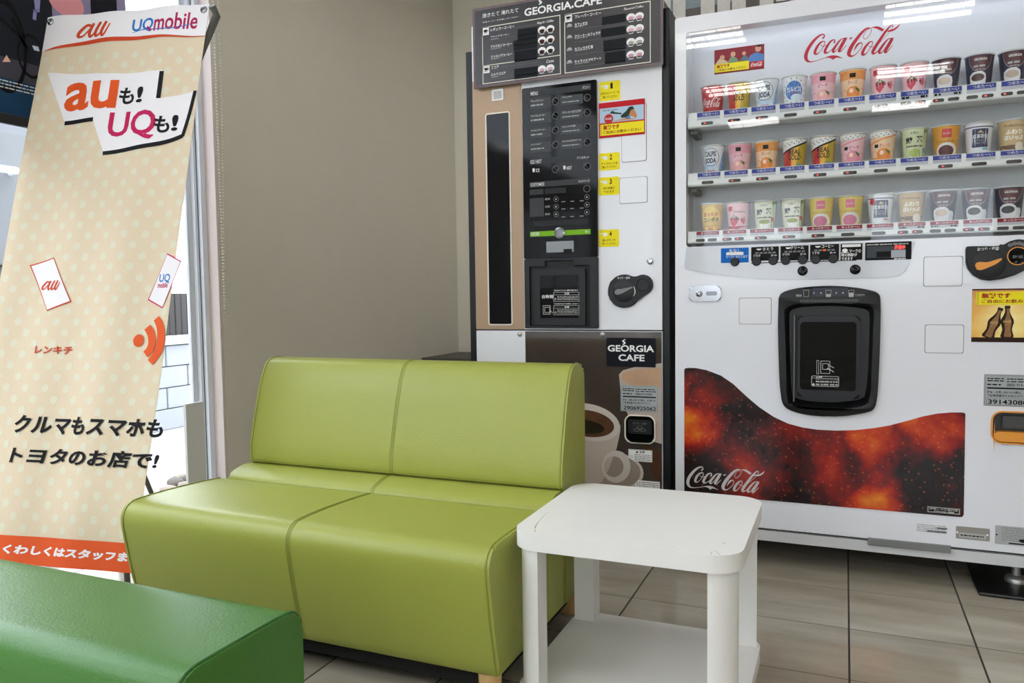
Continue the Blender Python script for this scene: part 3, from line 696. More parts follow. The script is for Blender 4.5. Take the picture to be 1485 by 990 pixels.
xo = q[0]+(q[2]-q[0])*.335; F.stroke([(xo-.004, q[3]+.006, .003), (xo+.006, q[3]+.012, .006), (xo-.002, q[3]+.018, .005), (xo+.010, q[3]+.026, .002)], W)
def icon(a, b, hot=True):
    q = mr(a, b); F.rect(*q, W); F.up(); x = (q[0]+q[2])/2; z = (q[1]+q[3])/2; s = (q[2]-q[0])*.28
    F.poly([(x-s, z+s*.6), (x+s, z+s*.6), (x+s*.6, z-s*.5), (x-s*.6, z-s*.5)], Bk); F.rect(x-s*.9, z-s*.95, x+s*.9, z-s*.75, Bk); F.ell(x+s*1.1, z, s*.4, s*.4, Bk, 12, hole=.5)
    F.h -= F.step
icon((100, 208), (153, 260)); icon((105, 492), (158, 542)); icon((711, 110), (769, 162))
mt('レギュラーコーヒー', (165, 213), (342, 208)); mt('Regular Coffee', (510, 165), (632, 168), W, .008, .3)
mt('ブレンドコーヒー', (165, 270), (303, 262)); mt('アメリカンコーヒー', (166, 340), (322, 337)); mt('ストロングコーヒー', (166, 414), (325, 412))
mt('ココア', (168, 496), (226, 510)); mt('Cocoa', (578, 447), (633, 463), W, .008, .3); mt('ミルクココア', (168, 547), (276, 553))
mt('フレーバーコーヒー', (788, 116), (985, 110)); mt('Flavored Coffee', (1152, 62), (1298, 60), W, .008, .3)
mt('カフェモカ', (788, 176), (882, 188)); mt('クリーミーカフェラテ', (788, 263), (980, 258)); mt('カフェラテ抹茶', (788, 356), (926, 362)); mt('キャラメルマキアート', (788, 450), (986, 446))
for x, y, w in ((166, 296, 60), (166, 368, 80), (168, 442, 68), (170, 576, 54), (788, 206, 60), (788, 290, 90), (788, 382, 92), (788, 478, 100)):
    p = mp(x, y); F.bars(p[0], p[1]-.003, p[0]+w*.00052, p[1]+.003, 1, ink(150, 150, 150), .5, x+y)
dim = ink(24, 28, 32); lg = ink(96, 94, 98)
for a, b in (((365, 222), (512, 282)), ((333, 305), (512, 355)), ((340, 385), (512, 440)), ((340, 515), (516, 570)), ((990, 130), (1166, 165)), ((985, 220), (1168, 255)), ((1002, 305), (1168, 365)), ((1012, 395), (1166, 460))): F.rect(*mr(a, b), dim)
for xa, xb, y in ((166, 510, 238), (166, 512, 300), (166, 512, 372), (168, 512, 512), (168, 516, 590), (788, 1296, 140), (788, 1166, 224), (788, 1168, 318), (788, 1168, 412), (788, 1166, 502)):
    z = mp(xa, y)[1]; F.rect(mp(xa, y)[0], z-.0008, mp(xb, y-(xb-xa)*.13)[0], z+.0008, lg)
def cups(x, y, col):
    for d in (0, 62):
        p = mp(x+d, y-d*.14); F.up(); F.poly(ell(p[0], p[1]+.002, .0155, .013, 16), W); F.rect(p[0]-.008, p[1]-.013, p[0]+.008, p[1], W); F.up(); F.ell(p[0], p[1]-.001, .010, .006, col, 14); F.h -= 2*F.step
for y, c in ((230, ink(60, 40, 36)), (306, ink(70, 30, 34)), (384, ink(56, 36, 36)), (520, ink(206, 170, 186))): cups(546, y, c)
for y, c in ((136, ink(200, 150, 170)), (224, ink(210, 170, 186)), (319, ink(160, 166, 156)), (413, ink(196, 150, 166))): cups(1206, y, c)
for y in (196, 280, 372, 466): p = mp(750, y); F.poly(ell(p[0], p[1], .009, .008, 10, 0, 180), lgrey); F.rect(p[0]-.011, p[1]-.003, p[0]+.011, p[1]-.001, lgrey)
F.build('menu_board', cof, FB)
plate('board_bracket', black, cof, [(bx0+.05, bz0+.03), (bx1-.05, bz0+.03), (bx1-.05, bz1-.05), (bx0+.05, bz1-.05)], front(YM), 0, YM-YB)

# black glass control panel with the cup door below
X0, X1 = pt(760.8, 300)[0], pt(867.5, 300)[0]; Z0, Z1 = pt(866, 476)[1], pt(868, 116)[1]; zd = pt(815, 374)[1]
plate('control_panel', blackg, cof, rrect(X0, zd, X1, Z1, .004), FM, 0, .012, bev=.002)
FP = front(YM-.012); YP = YM-.012; ca = crop(760, 110, 5.21); cb = crop(750, 300, 5.21); cc = crop(680, 240, 3.806)
F = Flat(.0004); bar = ink(62, 65, 69); tilec = ink(74, 78, 82); ring = ink(126, 128, 130)
def T(s, cr, a, b, m=W, bold=.01): F.text(s, *rc(cr, a, b, YP), m, bold)
for a, b in (((42, 116), (505, 104)), ((42, 630), (505, 632)), ((42, 804), (505, 812))): F.rect(*rc(ca, a, b, YP), bar)
F.rect(*rc(cb, (98, 188), (555, 205), YP), ink(120, 176, 40))
for y in (178, 290, 400, 508):
    q = rc(ca, (42, y), (205, y+60), YP); F.rect(*q, tilec)
for y in (150, 262, 374, 486): F.rect(*rc(ca, (275, y+4), (445, y+56), YP), tilec)
F.rect(*rc(cc, (335, 135), (412, 158), YP), ink(58, 60, 62)); F.rect(*rc(cc, (420, 128), (535, 150), YP), ink(44, 46, 48)); F.rect(*rc(cc, (335, 182), (415, 280), YP), ink(66, 68, 72)); F.rect(*rc(cc, (355, 308), (660, 322), YP), ink(46, 48, 52))
F.rect(*rc(cb, (220, 263), (428, 338), YP), ink(150, 156, 160)); F.up(); F.rect(*rc(cb, (350, 318), (415, 350), YP), Bk)
for x, y in ((237, 192), (237, 299), (237, 410), (237, 520), (478, 164), (478, 276), (478, 387), (478, 500), (237, 706), (478, 684), (475, 852)):
    p = pt(*ca(x, y), YP); F.ell(*p, .0125, .0125, ring, 24, hole=.88)
for x, y in ((482, 185), (482, 227), (482, 268), (652, 174), (652, 216), (652, 258)):
    p = pt(*cc(x, y), YP); F.ell(*p, .0095, .0095, ring, 20, hole=.86); F.poly([(p[0]-.002, p[1]-.003), (p[0]+.003, p[1]), (p[0]-.002, p[1]+.003)], W)
T('MENU', ca, (50, 122), (105, 144)); T('メニュー', ca, (440, 78), (495, 92)); T('ICE / HOT', ca, (50, 638), (132, 658)); T('アイス/ホット', ca, (400, 612), (495, 622))
T('ICE', ca, (90, 702), (117, 726)); T('HOT', ca, (322, 684), (360, 706)); T('CUSTOMIZE', ca, (50, 812), (153, 828)); T('カスタマイズ', ca, (410, 788), (495, 800))
T('ORDER', cb, (105, 193), (168, 215)); T('購入', cb, (515, 178), (545, 194))
for i, (y, s1, s2) in enumerate(((178, 'ブレンドコーヒー', 'カフェモカ'), (290, 'アメリカンコーヒー', 'クリーミーカフェラテ'), (400, 'ストロングコーヒー', 'カフェラテ抹茶'), (508, 'ミルクココア', 'キャラメルマキアート'))):
    T(s1, ca, (52, y+8), (52+12.5*len(s1), y+10)); T(s2, ca, (290, y-20), (290+14*len(s2), y-18))
    q = rc(ca, (52, y+38), (150, y+46), YP); F.bars(*q, 1, lgrey, .6, i)
    q = rc(ca, (290, y+8), (420, y+8), YP); F.bars(q[0], q[1]-.003, q[2], q[1]+.003, 1, lgrey, .6, i+9)
for cr, a in ((ca, (64, 700)), (ca, (296, 680))):
    q = rc(cr, a, (a[0]+18, a[1]+26), YP); F.poly([(q[0], q[3]), (q[2], q[3]), (q[2]-.001, q[1]), (q[0]+.001, q[1])], W)
for x, y in ((430, 185), (430, 227), (430, 268)): p = pt(*cc(x, y), YP); F.bars(p[0]-.006, p[1]-.004, p[0]+.012, p[1]+.004, 2, lgrey, .5, y)
for y in (200, 240, 284):
    for x in (512, 560, 612): p = pt(*cc(x, y-(x-512)*.05), YP); F.bars(p[0], p[1]-.002, p[0]+.014, p[1]+.002, 1, lgrey, .6, x+y)
F.build('panel_print', cof, FP)
p = pt(*cb(322, 195), YP); knob('order_button', M('clear_button', (120, 122, 124), .1, .6), cof, p[0], YP, p[1], [(.020, 0), (.020, .004), (.014, .005), (.013, .003), (0, .003)])
for x, y in ((237, 192), (237, 299), (237, 410), (237, 520), (478, 164), (478, 276), (478, 387), (478, 500), (237, 706), (478, 684)):
    p = pt(*ca(x, y), YP); knob('round_button', blackg, cof, p[0], YP, p[1], [(.0108, 0), (.0105, .0012), (0, .002)])
cd = crop(760, 370, 9); hole = rc(cd, (85, 152), (872, 918)); notch = rc(cd, (290, 75), (655, 152))
op = [(hole[0], hole[1]), (hole[2], hole[1]), (hole[2], hole[3]), (notch[2], hole[3]), (notch[2], notch[3]), (notch[0], notch[3]), (notch[0], hole[3]), (hole[0], hole[3])]
plate('cup_door_surround', black2, cof, rrect(X0, Z0, X1, zd-.001, .004), FM, 0, .012, [op], .0012)
boxo('cup_bay', M('bay_black', (10, 10, 12), .6), cof, hole[0]-.001, hole[2]+.001, YM-.002, YM-.0005, hole[1]-.001, notch[3]+.001)
dr = rc(cd, (150, 190), (820, 912)); wi = rc(cd, (225, 265), (730, 818))
door = plate('cup_door', black2, cof, rrect(*dr, .004), FM, .003, .015, bev=.002)
plate('door_window', blackg, door, [(wi[0], wi[1]), (wi[2], wi[1]), (wi[2], wi[3]), (wi[0], wi[3])], FM, .014, .0158)
F = Flat(.0003); YD = YM-.0158
def D(s, a, b, bold=.01): F.text(s, *rc(cd, a, b, YD), W, bold)
for a, b in (((385, 483), (718, 600)), ((385, 657), (718, 776))):
    q = rc(cd, a, b, YD); F.frame(*q, .0008, W); z = q[3]-(q[3]-q[1])*.3; F.rect(q[0], z, q[2], z+.0006, W); F.bars(q[0]+.014, q[1]+.004, q[2]-.004, z-.003, 3, lgrey, .45, a[1])
    F.poly([(q[0]+.003, q[1]+.006), (q[0]+.011, q[1]+.006), (q[0]+.007, q[1]+.014)], lgrey)
D('注意', (525, 488), (590, 512)); D('注意', (525, 662), (590, 688)); D('自動開', (235, 518), (380, 562)); D('できあがりしだい自動で開きます', (388, 449), (705, 466)); D('できあがるまでお待ちください', (388, 625), (705, 641))
q = rc(cd, (248, 656), (345, 770), YD); F.frame(*q, .001, W); F.frame(q[0]+.006, q[1]+.006, q[2]-.002, q[3]-.006, .001, W); F.stroke([(q[2]-.004, q[1]+.012, .001), (q[2]+.004, q[1]+.010, .001), (q[2]+.008, q[1]+.004, .001)], W)
F.build('door_print', door, front(YD))
bm = bmesh.new(); a = pt(*cd(165, 195)); b = pt(*cd(165, 905)); tube(bm, [(a[0]-.002, YM-.008, a[1]), (a[0]-.002, YM-.008, b[1])], .003, 8); finish(bm, 'hinge', black, cof, 50)
# hatches, stickers, poster, lock, coin unit on the right
ce = crop(860, 110, 5.21)
hatch(cof, rc(ce, (215, 225), (405, 640))); hatch(cof, rc(ce, (200, 772), (412, 955)))
for n_, cr, a, b, l1, l2 in (('1', ce, (48, 50), (207, 176), 'お好みのコーヒーを', '選んでください'), ('2', ce, (45, 588), (202, 706), 'アイス/ホットを', '選んでください'), ('3', ce, (42, 770), (200, 895), '味の調整が', 'できます'), ('4', cb, (617, 174), (771, 298), '購入ボタンを', '押してください')):
    q = rc(cr, a, b); w, h = q[2]-q[0], q[3]-q[1]; F = Flat(); F.base(rrect(*q, .006), yel, .0007)
    X = lambda t: q[0]+w*t
    Z = lambda t: q[1]+h*t
    F.text(n_, X(.53), Z(.60), X(.53+.11), Z(.90), Bk, .022)
    F.poly(rrect(X(.22), Z(.62), X(.42), Z(.82), w*.05), W); F.poly(rrect(X(.08), Z(.74), X(.26), Z(.80), w*.025), W)
    e = .04*max(0, 9-len(l1)); F.text(l1, X(.06+e), Z(.32), X(.94-e), Z(.46), Bk, .006); F.text(l2, X(.16 if n_ != '3' else .24), Z(.12), X(.84 if n_ != '3' else .76), Z(.26), Bk, .006)
    F.build('step_sticker', cof, FM)
q = rc(ce, (45, 210), (393, 440)); w, h = q[2]-q[0], q[3]-q[1]; F = Flat(.0026); F.base([(q[0], q[1]), (q[2], q[1]), (q[2], q[3]), (q[0], q[3])], redp, .0034)
X = lambda t: q[0]+w*t
Z = lambda t: q[1]+h*t
F.rect(X(.02), Z(.42), X(.98), Z(.84), ink(176, 200, 222)); F.up()
F.poly([(X(a), Z(b)) for a, b in ((.50, .52), (.48, .58), (.60, .70), (.66, .80), (.74, .82), (.78, .74), (.74, .62), (.62, .52))], ink(40, 58, 54)); F.poly([(X(a), Z(b)) for a, b in ((.24, .68), (.32, .66), (.50, .62), (.50, .66), (.36, .70), (.30, .75))], ink(48, 64, 62)); F.up()
F.poly([(X(a), Z(b)) for a, b in ((.28, .44), (.44, .48), (.56, .50), (.66, .50), (.82, .46), (.70, .44))], ink(206, 160, 128)); F.poly([(X(a), Z(b)) for a, b in ((.58, .47), (.62, .54), (.68, .58), (.70, .48))], ink(80, 140, 200)); F.poly([(X(a), Z(b)) for a, b in ((.66, .56), (.70, .70), (.76, .74), (.80, .66), (.84, .52), (.80, .48), (.76, .52))], ink(196, 132, 92))
F.ell(X(.22), Z(.53), w*.10, w*.10, ink(190, 48, 56)); F.up(); cola_logo(F, X(.145), Z(.50), X(.295), Z(.565), W, 1.2); F.text('How for a Coke!', X(.09), Z(.75), X(.42), Z(.80), Bk, 0, .3)
free_notice(F, X(.03), Z(.06), X(.985), Z(.38))
F.build('notice_poster', cof, FM)
p = pt(*cb(1005, 408)); knob('lock', ch, cof, p[0], YM, p[1], [(.0115, 0), (.0115, .003), (.009, .005), (.006, .005), (.005, .003), (0, .003)])
p = pt(*cb(812, 636)); s_ = pt(*cb(953, 588)); R1 = .058; R2_ = .035
pts = []
for i in range(40):
    t = math.radians(40+320*i/39-20); pts.append((p[0]+R1*math.cos(t), p[1]+R1*math.sin(t)))
pts = [(p[0]+R1*math.cos(math.radians(a)), p[1]+R1*math.sin(math.radians(a))) for a in range(52, 342, 10)]+[(s_[0]+R2_*math.cos(math.radians(a)), s_[1]+R2_*math.sin(math.radians(a))) for a in range(-62, 118, 10)]
cu = plate('coin_unit', black2, cof, pts, FM, 0, .012, bev=.004)
knob('dial', black, cu, p[0], YM-.012, p[1], [(.038, -.001), (.038, .001), (.035, .002), (0, .001)], 32); knob('coin_cup', black, cu, s_[0], YM-.012, s_[1], [(.024, -.001), (.024, .003), (.021, .003), (.019, .001), (0, .001)], 28)
a = pt(*cb(768, 642)); b = pt(*cb(882, 604)); F = Flat(); F.base([(a[0]-.009, a[1]+.004), (a[0]-.009, a[1]-.006), (a[0], a[1]-.010), (a[0]+.012, a[1]-.007), (b[0], b[1]-.003), (b[0], b[1]+.001), (a[0]+.012, a[1]+.010), (a[0], a[1]+.010)], M('grey_lever', (120, 122, 124), .4), .006); F.build('return_lever', cu, front(YM-.014))
F = Flat(.0004); F.text('おつり・返却', p[0]-.022, p[1]+.042, p[0]+.022, p[1]+.050, W, .01); F.stroke([(p[0]+.036, p[1]+.016, .002), (p[0]+.040, p[1]-.004, .003), (p[0]+.034, p[1]-.018, .002)], W); F.build('coin_print', cu, front(YM-.012))

# lower door: printed coffee picture, name plate, stickers, coin return
cg = crop(840, 470, 4.123); g = lambda x, y: pt(*cg(x, y))
zlo = .062; F = Flat(.0006, .0003); zt = zsplit-.004
F.base([(xm+.002, zlo), (CX1-.002, zlo), (CX1-.002, zt), (xm+.002, zt)], M('coffee_picture', (66, 56, 54), .12, var=(4, .7), coat=.5), .0012)
cl_ = lambda pts: [(min(max(a, xm+.003), CX1-.003), min(max(b, zlo+.001), zt-.001)) for a, b in pts]
PG = lambda pts, m: F.poly(cl_([g(*q) for q in pts]), m)
c_w = M('cup_print', (184, 170, 160), .2, var=(3, .16), coat=.4); c_w2 = M('cup_print_light', (204, 194, 187), .2, coat=.4); c_b = M('coffee_print', (84, 56, 42), .2, var=(30, .4), coat=.4); c_t = M('latte_print', (190, 156, 128), .2, var=(12, .2), coat=.4); c_d = M('brew_print', (34, 28, 26), .16, coat=.4)
PG(((495, 760), (380, 720), (440, 900), (495, 960)), M('table_print', (72, 46, 36), .2, var=(14, .3), coat=.4))
PG(((238, 300), (248, 400), (265, 480), (300, 560), (370, 640), (440, 700), (495, 715), (495, 232), (330, 256), (262, 275)), c_w); F.up()
PG(((255, 312), (265, 288), (330, 270), (495, 258), (495, 380), (400, 376), (300, 360), (264, 338)), c_t)
sau = ell(0, 0, 1, 1, 32); PG([(190+195*a, 890-125*b) for a, b in sau], c_w2); F.up()
PG([(190+178*a, 886-108*b) for a, b in sau], M('saucer_shade', (150, 136, 128), .2, var=(4, .15), coat=.4)); F.up()
PG(((-140, 590), (-130, 700), (-100, 850), (-60, 940), (60, 975), (140, 940), (180, 860), (225, 740), (247, 640), (247, 600)), c_w); F.up()
PG([(60+190*(a*.97+b*-.06), 585-(b*112+a*-22)) for a, b in sau], c_w2); F.up()
PG([(50+160*a, 592-(b*80+a*-20)) for a, b in sau], c_b); F.up(); PG([(35+115*a, 610-(b*40+a*-16)) for a, b in sau], c_d)
F.poly([g(222+86*a, 850-96*b) for a, b in sau], c_w2, [[g(208+58*a, 850-62*b) for a, b in sau]])
F.build('picture_panel', cof, FM)
F = Flat(.0014); q = rc(cg, (163, 80), (458, 258)); w, h = q[2]-q[0], q[3]-q[1]; F.base(rrect(*q, .002), ink(18, 20, 28), .003)
F.text('GEORGIA', q[0]+w*.03, q[1]+h*.52, q[2]-w*.03, q[1]+h*.75, W, .026); F.text('CAFE', q[0]+w*.25, q[1]+h*.20, q[0]+w*.78, q[1]+h*.43, W, .026)
xo = q[0]+w*.34; zo = q[1]+h*.77; F.stroke([(xo, zo, .003), (xo+.008, zo+.006, .005), (xo, zo+.012, .004), (xo+.010, zo+.018, .002)], W); F.build('name_plate', cof, FM)
number_plate(cof, rc(cg, (248, 362), (474, 528)), '2906925062', YM-.0015)
q = rc(cg, (272, 538), (458, 718)); plate('coin_return_rim', M('cream_plastic', (232, 226, 214)), cof, rrect(*q, .026, 8), FM, .001, .008, [rrect(q[0]+.005, q[1]+.005, q[2]-.005, q[3]-.005, .022, 8)], .002)
plate('coin_return_cup', blackg, cof, rrect(q[0]+.005, q[1]+.005, q[2]-.005, q[3]-.005, .022, 8), FM, .001, .003)
w, h = q[2]-q[0], q[3]-q[1]; plate('coin_return_flap', black2, cof, rrect(q[0]+w*.12, q[1]+h*.34, q[2]-w*.12, q[1]+h*.84, .006), FM, .003, .006, bev=.001)
F = Flat(.0003); F.text('おつり・返却', q[0]+w*.28, q[1]+h*.68, q[0]+w*.72, q[1]+h*.75, grey, .005)
for dx, dz in ((-.1, .48), (.1, .48), (0, .58)): F.ell((q[0]+q[2])/2+dx*w, q[1]+h*dz, w*.09, w*.05, grey, 18, hole=.8)
F.build('flap_print', cof, front(YM-.006))
q = rc(cg, (295, 745), (437, 825)); w, h = q[2]-q[0], q[3]-q[1]; F = Flat(.0014); F.base([(q[0], q[1]), (q[2], q[1]), (q[2], q[3]), (q[0], q[3])], W, .002)
F.frame(q[0]+.002, q[1]+.002, q[2]-.002, q[3]-.002, .0006, Bk, .003); F.text('警告', q[0]+w*.46, q[3]-h*.28, q[0]+w*.70, q[3]-h*.08, Bk, .03); F.poly([(q[0]+w*.30, q[3]-h*.28), (q[0]+w*.43, q[3]-h*.28), (q[0]+w*.365, q[3]-h*.08)], Bk)
F.bars(q[0]+w*.26, q[1]+h*.08, q[2]-w*.05, q[3]-h*.36, 4, grey, .45, 6); F.ell(q[0]+w*.13, q[1]+h*.36, w*.055, w*.055, Bk, 16, hole=.8); F.build('warning_label', cof, FM)
q = rc(cg, (335, 930), (482, 990)); F = Flat(.0014); F.base([(q[0], q[1]-.03), (q[2], q[1]-.03), (q[2], q[3]), (q[0], q[3])], W, .002); F.bars(q[0]+.004, q[1], q[2]-.004, q[3]-.003, 4, grey, .4, 8); F.build('serial_label', cof, FM)
for x, y in ((753.8, 484.5), (873.9, 485)):
    p = pt(x, y); knob('screw', M('screw_steel', (170, 168, 162), .3, .8), cof, p[0], YM-.001, p[1], [(.009, 0), (.009, .002), (.006, .004), (0, .0045)], 18)

# ================================================================ COLD DRINK MACHINE
KX0, KX1, KZ0, KZ1 = pt(979.2, 400)[0], .70, pt(1300, 784.6)[1], 1.818
ck = root('cup_vending_machine', 'large white cup drink vending machine with lit display of sample cups', 'vending machine', ((KX0+KX1)/2, 3.05, 0))
kwhite = M('vending_white', (226, 229, 236), .20, var=(2.5, .015), coat=.3); kgrey = M('display_grey', (212, 214, 219), .3, var=(4, .02))
boxo('cabinet', kwhite, ck, KX0+.004, KX1-.004, 2.865, 3.42, .10, KZ1-.004, .006)
WX0, WX1, WZ0, WZ1 = pt(994.8, 80)[0], KX1-.035, pt(1150, 352.5)[1], pt(1120, 29.6)[1]
win = rrect(WX0, WZ0, WX1, WZ1, .010, 5)
cp = crop(1100, 400, 4.715); kp = lambda x, y: pt(*cp(x, y))
outer = spline([(138, 160), (150, 125), (190, 102), (260, 85), (350, 73), (480, 67), (600, 72), (700, 85), (780, 101), (815, 118), (833, 155), (834, 300), (829, 500), (820, 700), (808, 850), (790, 902), (755, 927), (650, 947), (520, 957), (400, 955), (300, 941), (220, 917), (176, 885), (156, 830), (145, 700), (138, 500), (134, 300)], 3)
inner = spline([(184, 250), (200, 217), (260, 196), (350, 188), (480, 184), (600, 188), (700, 198), (762, 213), (781, 250), (782, 400), (770, 700), (752, 836), (730, 872), (650, 894), (500, 904), (330, 894), (235, 870), (203, 836), (190, 600), (184, 400)], 3)
port_o = [kp(*q) for q in outer]; port_i = [kp(*q) for q in inner]
port_h = [kp(485+(x-485)*.95, 512+(y-512)*.95) for x, y in outer]
cr_q = (pt(1437.5, 597)[0], pt(1440, 642)[1], pt(1437.5, 597)[0]+.155, pt(1440, 595)[1])
plate('front_door', kwhite, ck, rrect(KX0, KZ0, KX1, KZ1, .008, 4), FM, -.05, 0, [win, port_h, rrect(cr_q[0]+.003, cr_q[1]+.003, cr_q[2]-.003, cr_q[3]-.003, .025)], smooth=None)
# display recess
YD2 = 2.80; ZT = pt(1120, 29.6)[1]+.030
bm = bmesh.new(); box(bm, WX0-.012, WX1+.012, YD2, YD2+.01, WZ0-.06, ZT+.006); box(bm, WX0-.012, WX0-.004, 2.70, YD2, WZ0-.06, ZT+.006); box(bm, WX1+.004, WX1+.012, 2.70, YD2, WZ0-.06, ZT+.006)
box(bm, WX0-.012, WX1+.012, 2.70, YD2, ZT, ZT+.006); box(bm, WX0-.012, WX1+.012, 2.70, YD2, WZ0-.06, WZ0-.054)
finish(bm, 'display_recess', kgrey, ck, None)
boxo('lamp_cover', M('lamp_diffuser', (235, 238, 245), .4, emit=4.5), ck, WX0+.01, WX1-.01, 2.7015, 2.714, ZT-.012, ZT-.001, .002)
boxo('display_glass', glass_mat('display_glass', (.98, .99, .99), .12, .022), ck, WX0-.006, WX1+.006, 2.653, 2.656, WZ0-.004, WZ1+.004, smooth=None)
F = Flat(.0004); q = (_lx0, _lz0, _lx1, _lz1); cola_logo(F, *q, ink(186, 44, 60)); F.build('display_logo', ck, front(YD2))
# vintage style picture on the display back
c7 = crop(970, 0, 4.948); q = rc(c7, (327, 362), (684, 492), YD2); w, h = q[2]-q[0], q[3]-q[1]; F = Flat(); F.base([(q[0], q[1]), (q[2], q[1]), (q[2], q[3]), (q[0], q[3])], ink(140, 40, 52), .001)
X = lambda t: q[0]+w*t
Z = lambda t: q[1]+h*t
for pts, m in ((((.02, .42), (.10, .62), (.20, .56), (.32, .40), (.10, .36)), ink(214, 188, 150)), (((.26, .40), (.34, .66), (.44, .60), (.50, .42)), ink(120, 150, 120)), (((.50, .45), (.62, .66), (.70, .50), (.66, .40)), ink(90, 120, 130)), (((.66, .30), (.72, .60), (.84, .70), (.99, .58), (.99, .30)), ink(86, 128, 186))):
    F.poly([(X(a), Z(b)) for a, b in pts], m)
F.up()
for a, b, rx, ry in ((.16, .66, .05, .10), (.38, .74, .05, .11), (.60, .72, .04, .08), (.88, .84, .06, .13)): F.ell(X(a), Z(b), w*rx, h*ry, ink(210, 160, 130), 14)
F.up(); F.ell(X(.90), Z(.95), w*.06, h*.05, ink(50, 36, 34), 12); F.rect(X(.72), Z(.08), X(.99), Z(.34), redp); F.up(); cola_logo(F, X(.74), Z(.12), X(.97), Z(.30), W, 1.2)
free_notice(F, X(.0), Z(.06), X(.70), Z(.40)); F.build('display_picture', ck, front(YD2))

# shelves with price labels and select buttons
PITCH_, C0 = .0868, -.4195; rows_z = ((1.456, 1.508), (1.263, 1.309), (1.074, 1.115)); YR = 2.664
shelf_w = M('shelf_white', (228, 230, 230), .35); pill = M('button_black', (40, 38, 40), .3); led = M('red_led', (255, 70, 60), .4, emit=1.5); led_off = M('led_off', (70, 40, 40), .4)
N_C = 13
dbl = {0: set(range(7, 13)), 1: set(), 2: {0, 1, 7, 8, 9, 10, 11, 12}}
lit = {0: {(0, 0), (1, 0), (2, 0), (4, 0), (5, 0), (7, 1), (8, 0), (9, 1), (10, 0)}, 1: {(1, 0), (2, 0), (4, 0), (5, 0), (8, 0)}, 2: {(1, 0), (1, 1), (2, 0), (3, 0), (4, 0), (7, 0), (7, 1), (9, 0), (9, 1)}}
for ri, (zb, zt) in enumerate(rows_z):
    zm = zb+(zt-zb)*.44
    pr = [(YR+.010, zt), (YR+.004, zt-.001), (YR+.001, zm+.002), (YR+.001, zm), (YR-.003, zm-.001), (YR-.004, zb+.006), (YR-.001, zb+.001), (YR+.006, zb), (YD2-.001, zb+.012), (YD2-.001, zb+.02), (YR+.012, zt-.012)]
    bm = bmesh.new(); n = len(pr); A = [bm.verts.new((WX0+.004, y, z)) for y, z in pr]; B_ = [bm.verts.new((WX1-.004, y, z)) for y, z in pr]
    for i in range(n): bm.faces.new([A[i], A[(i+1) % n], B_[(i+1) % n], B_[i]])
    bm.faces.new(A[::-1]); bm.faces.new(B_)
    box(bm, WX0+.004, WX1-.004, YR+.012, YD2-.001, zt-.014, zt-.011)
    sh = finish(bm, 'shelf', shelf_w, ck, 25)
    boxo('shelf_bracket', M('bracket_grey', (84, 86, 86), .5), sh, WX0+.006, WX0+.03, YR+.02, YD2-.01, zb-.018, zb-.001, .003)
    for i in range(N_C):
        x = C0+i*PITCH_+(.002 if ri else 0)-(.004 if ri == 2 else 0)
        x -= .003
        F = Flat(.0002); h = zt-zb; z1_, z0_ = zt-h*.07, zt-h*.53; F.base([(x-.037, z0_), (x+.037, z0_), (x+.037, z1_), (x-.037, z1_)], ink(190, 192, 202), .0006)
        zc_ = z0_+(z1_-z0_)*.42; F.rect(x-.037, zc_, x+.037, z1_, ink(52, 66, 152) if ri < 2 else ink(146, 34, 58)); F.up()
        F.text('つめた～い' if ri < 2 else 'あったか～い', x-.022, zc_+.0022, x+.030, z1_-.002, W, .008)
        if i in (7, 8) and ri != 1: F.bars(x-.034, z0_+.001, x-.014, zc_-.001, 1, Bk, .8, i); F.bars(x+.016, z0_+.001, x+.034, zc_-.001, 1, Bk, .8, i+3)
        F.build('price_label', sh, front(YR))
        for b in ((-1, 1) if i in dbl[ri] else (0,)):
            hw = .015 if b else .0195; bx = x-.004+b*.0195; zz = zb+(zm-zb)*.52
            bm = bmesh.new(); prism(bm, rrect(bx-hw, zz-.0048, bx+hw, zz+.0048, .0046), front(YR-.0035), 0, .0025, bev=.001)
            k_ = (i, 0 if b < 1 else 1)
            prism(bm, ell(bx-hw*.35, zz, .0032, .0016, 10), front(YR-.006), 0, .0006, mi=1)
            finish(bm, 'select_button', [pill, led if k_ in lit[ri] else led_off], sh, 35)

# grey operating strip below the display
c9 = crop(1020, 345, 4.641); cz = crop(980, 340, 5.304); zz = pt(1150, 356)[1]
strip = [pt(*cz(*q)) for q in ((68, 245), (75, 262), (200, 290), (350, 312), (500, 328), (650, 338), (800, 343))]+[pt(x, y) for x, y in ((1180, 404.5), (1240, 403), (1290, 402), (1303, 400), (1313, 393), (1319, 380), (1327, 350.5))]+[pt(1160, 352.9), (pt(994.5, 352)[0]+.003, pt(1150, 352.9)[1])]
plate('operating_strip', M('operating_grey', (196, 200, 207), .2, coat=.4), ck, strip, FM, .0005, .003, bev=.0008)
Ys = YM-.003; o = lambda a, b: rc(c9, a, b, Ys); F = Flat(.0004)
def ot(s, a, b, m=W, bold=.015): F.text(s, *o(a, b), m, bold)
F.poly(rrect(*o((118, 70), (305, 164)), .002), ink(24, 104, 190))
for a, b in (((322, 62), (508, 150)), ((519, 55), (708, 148)), ((719, 46), (913, 145)), ((924, 40), (1070, 146)), ((1090, 32), (1400, 143))): F.poly(rrect(*o(a, b), .002), Bk)
q = o((322, 165), (1030, 152)); F.rect(q[0], q[1], q[2], q[1]+.0025, Bk); F.up()
ot('氷なし', (172, 74), (252, 97)); F.poly(rrect(*o((154, 97), (270, 113)), .002), W); ot('マークにあたります', (152, 119), (298, 133), W, .005)
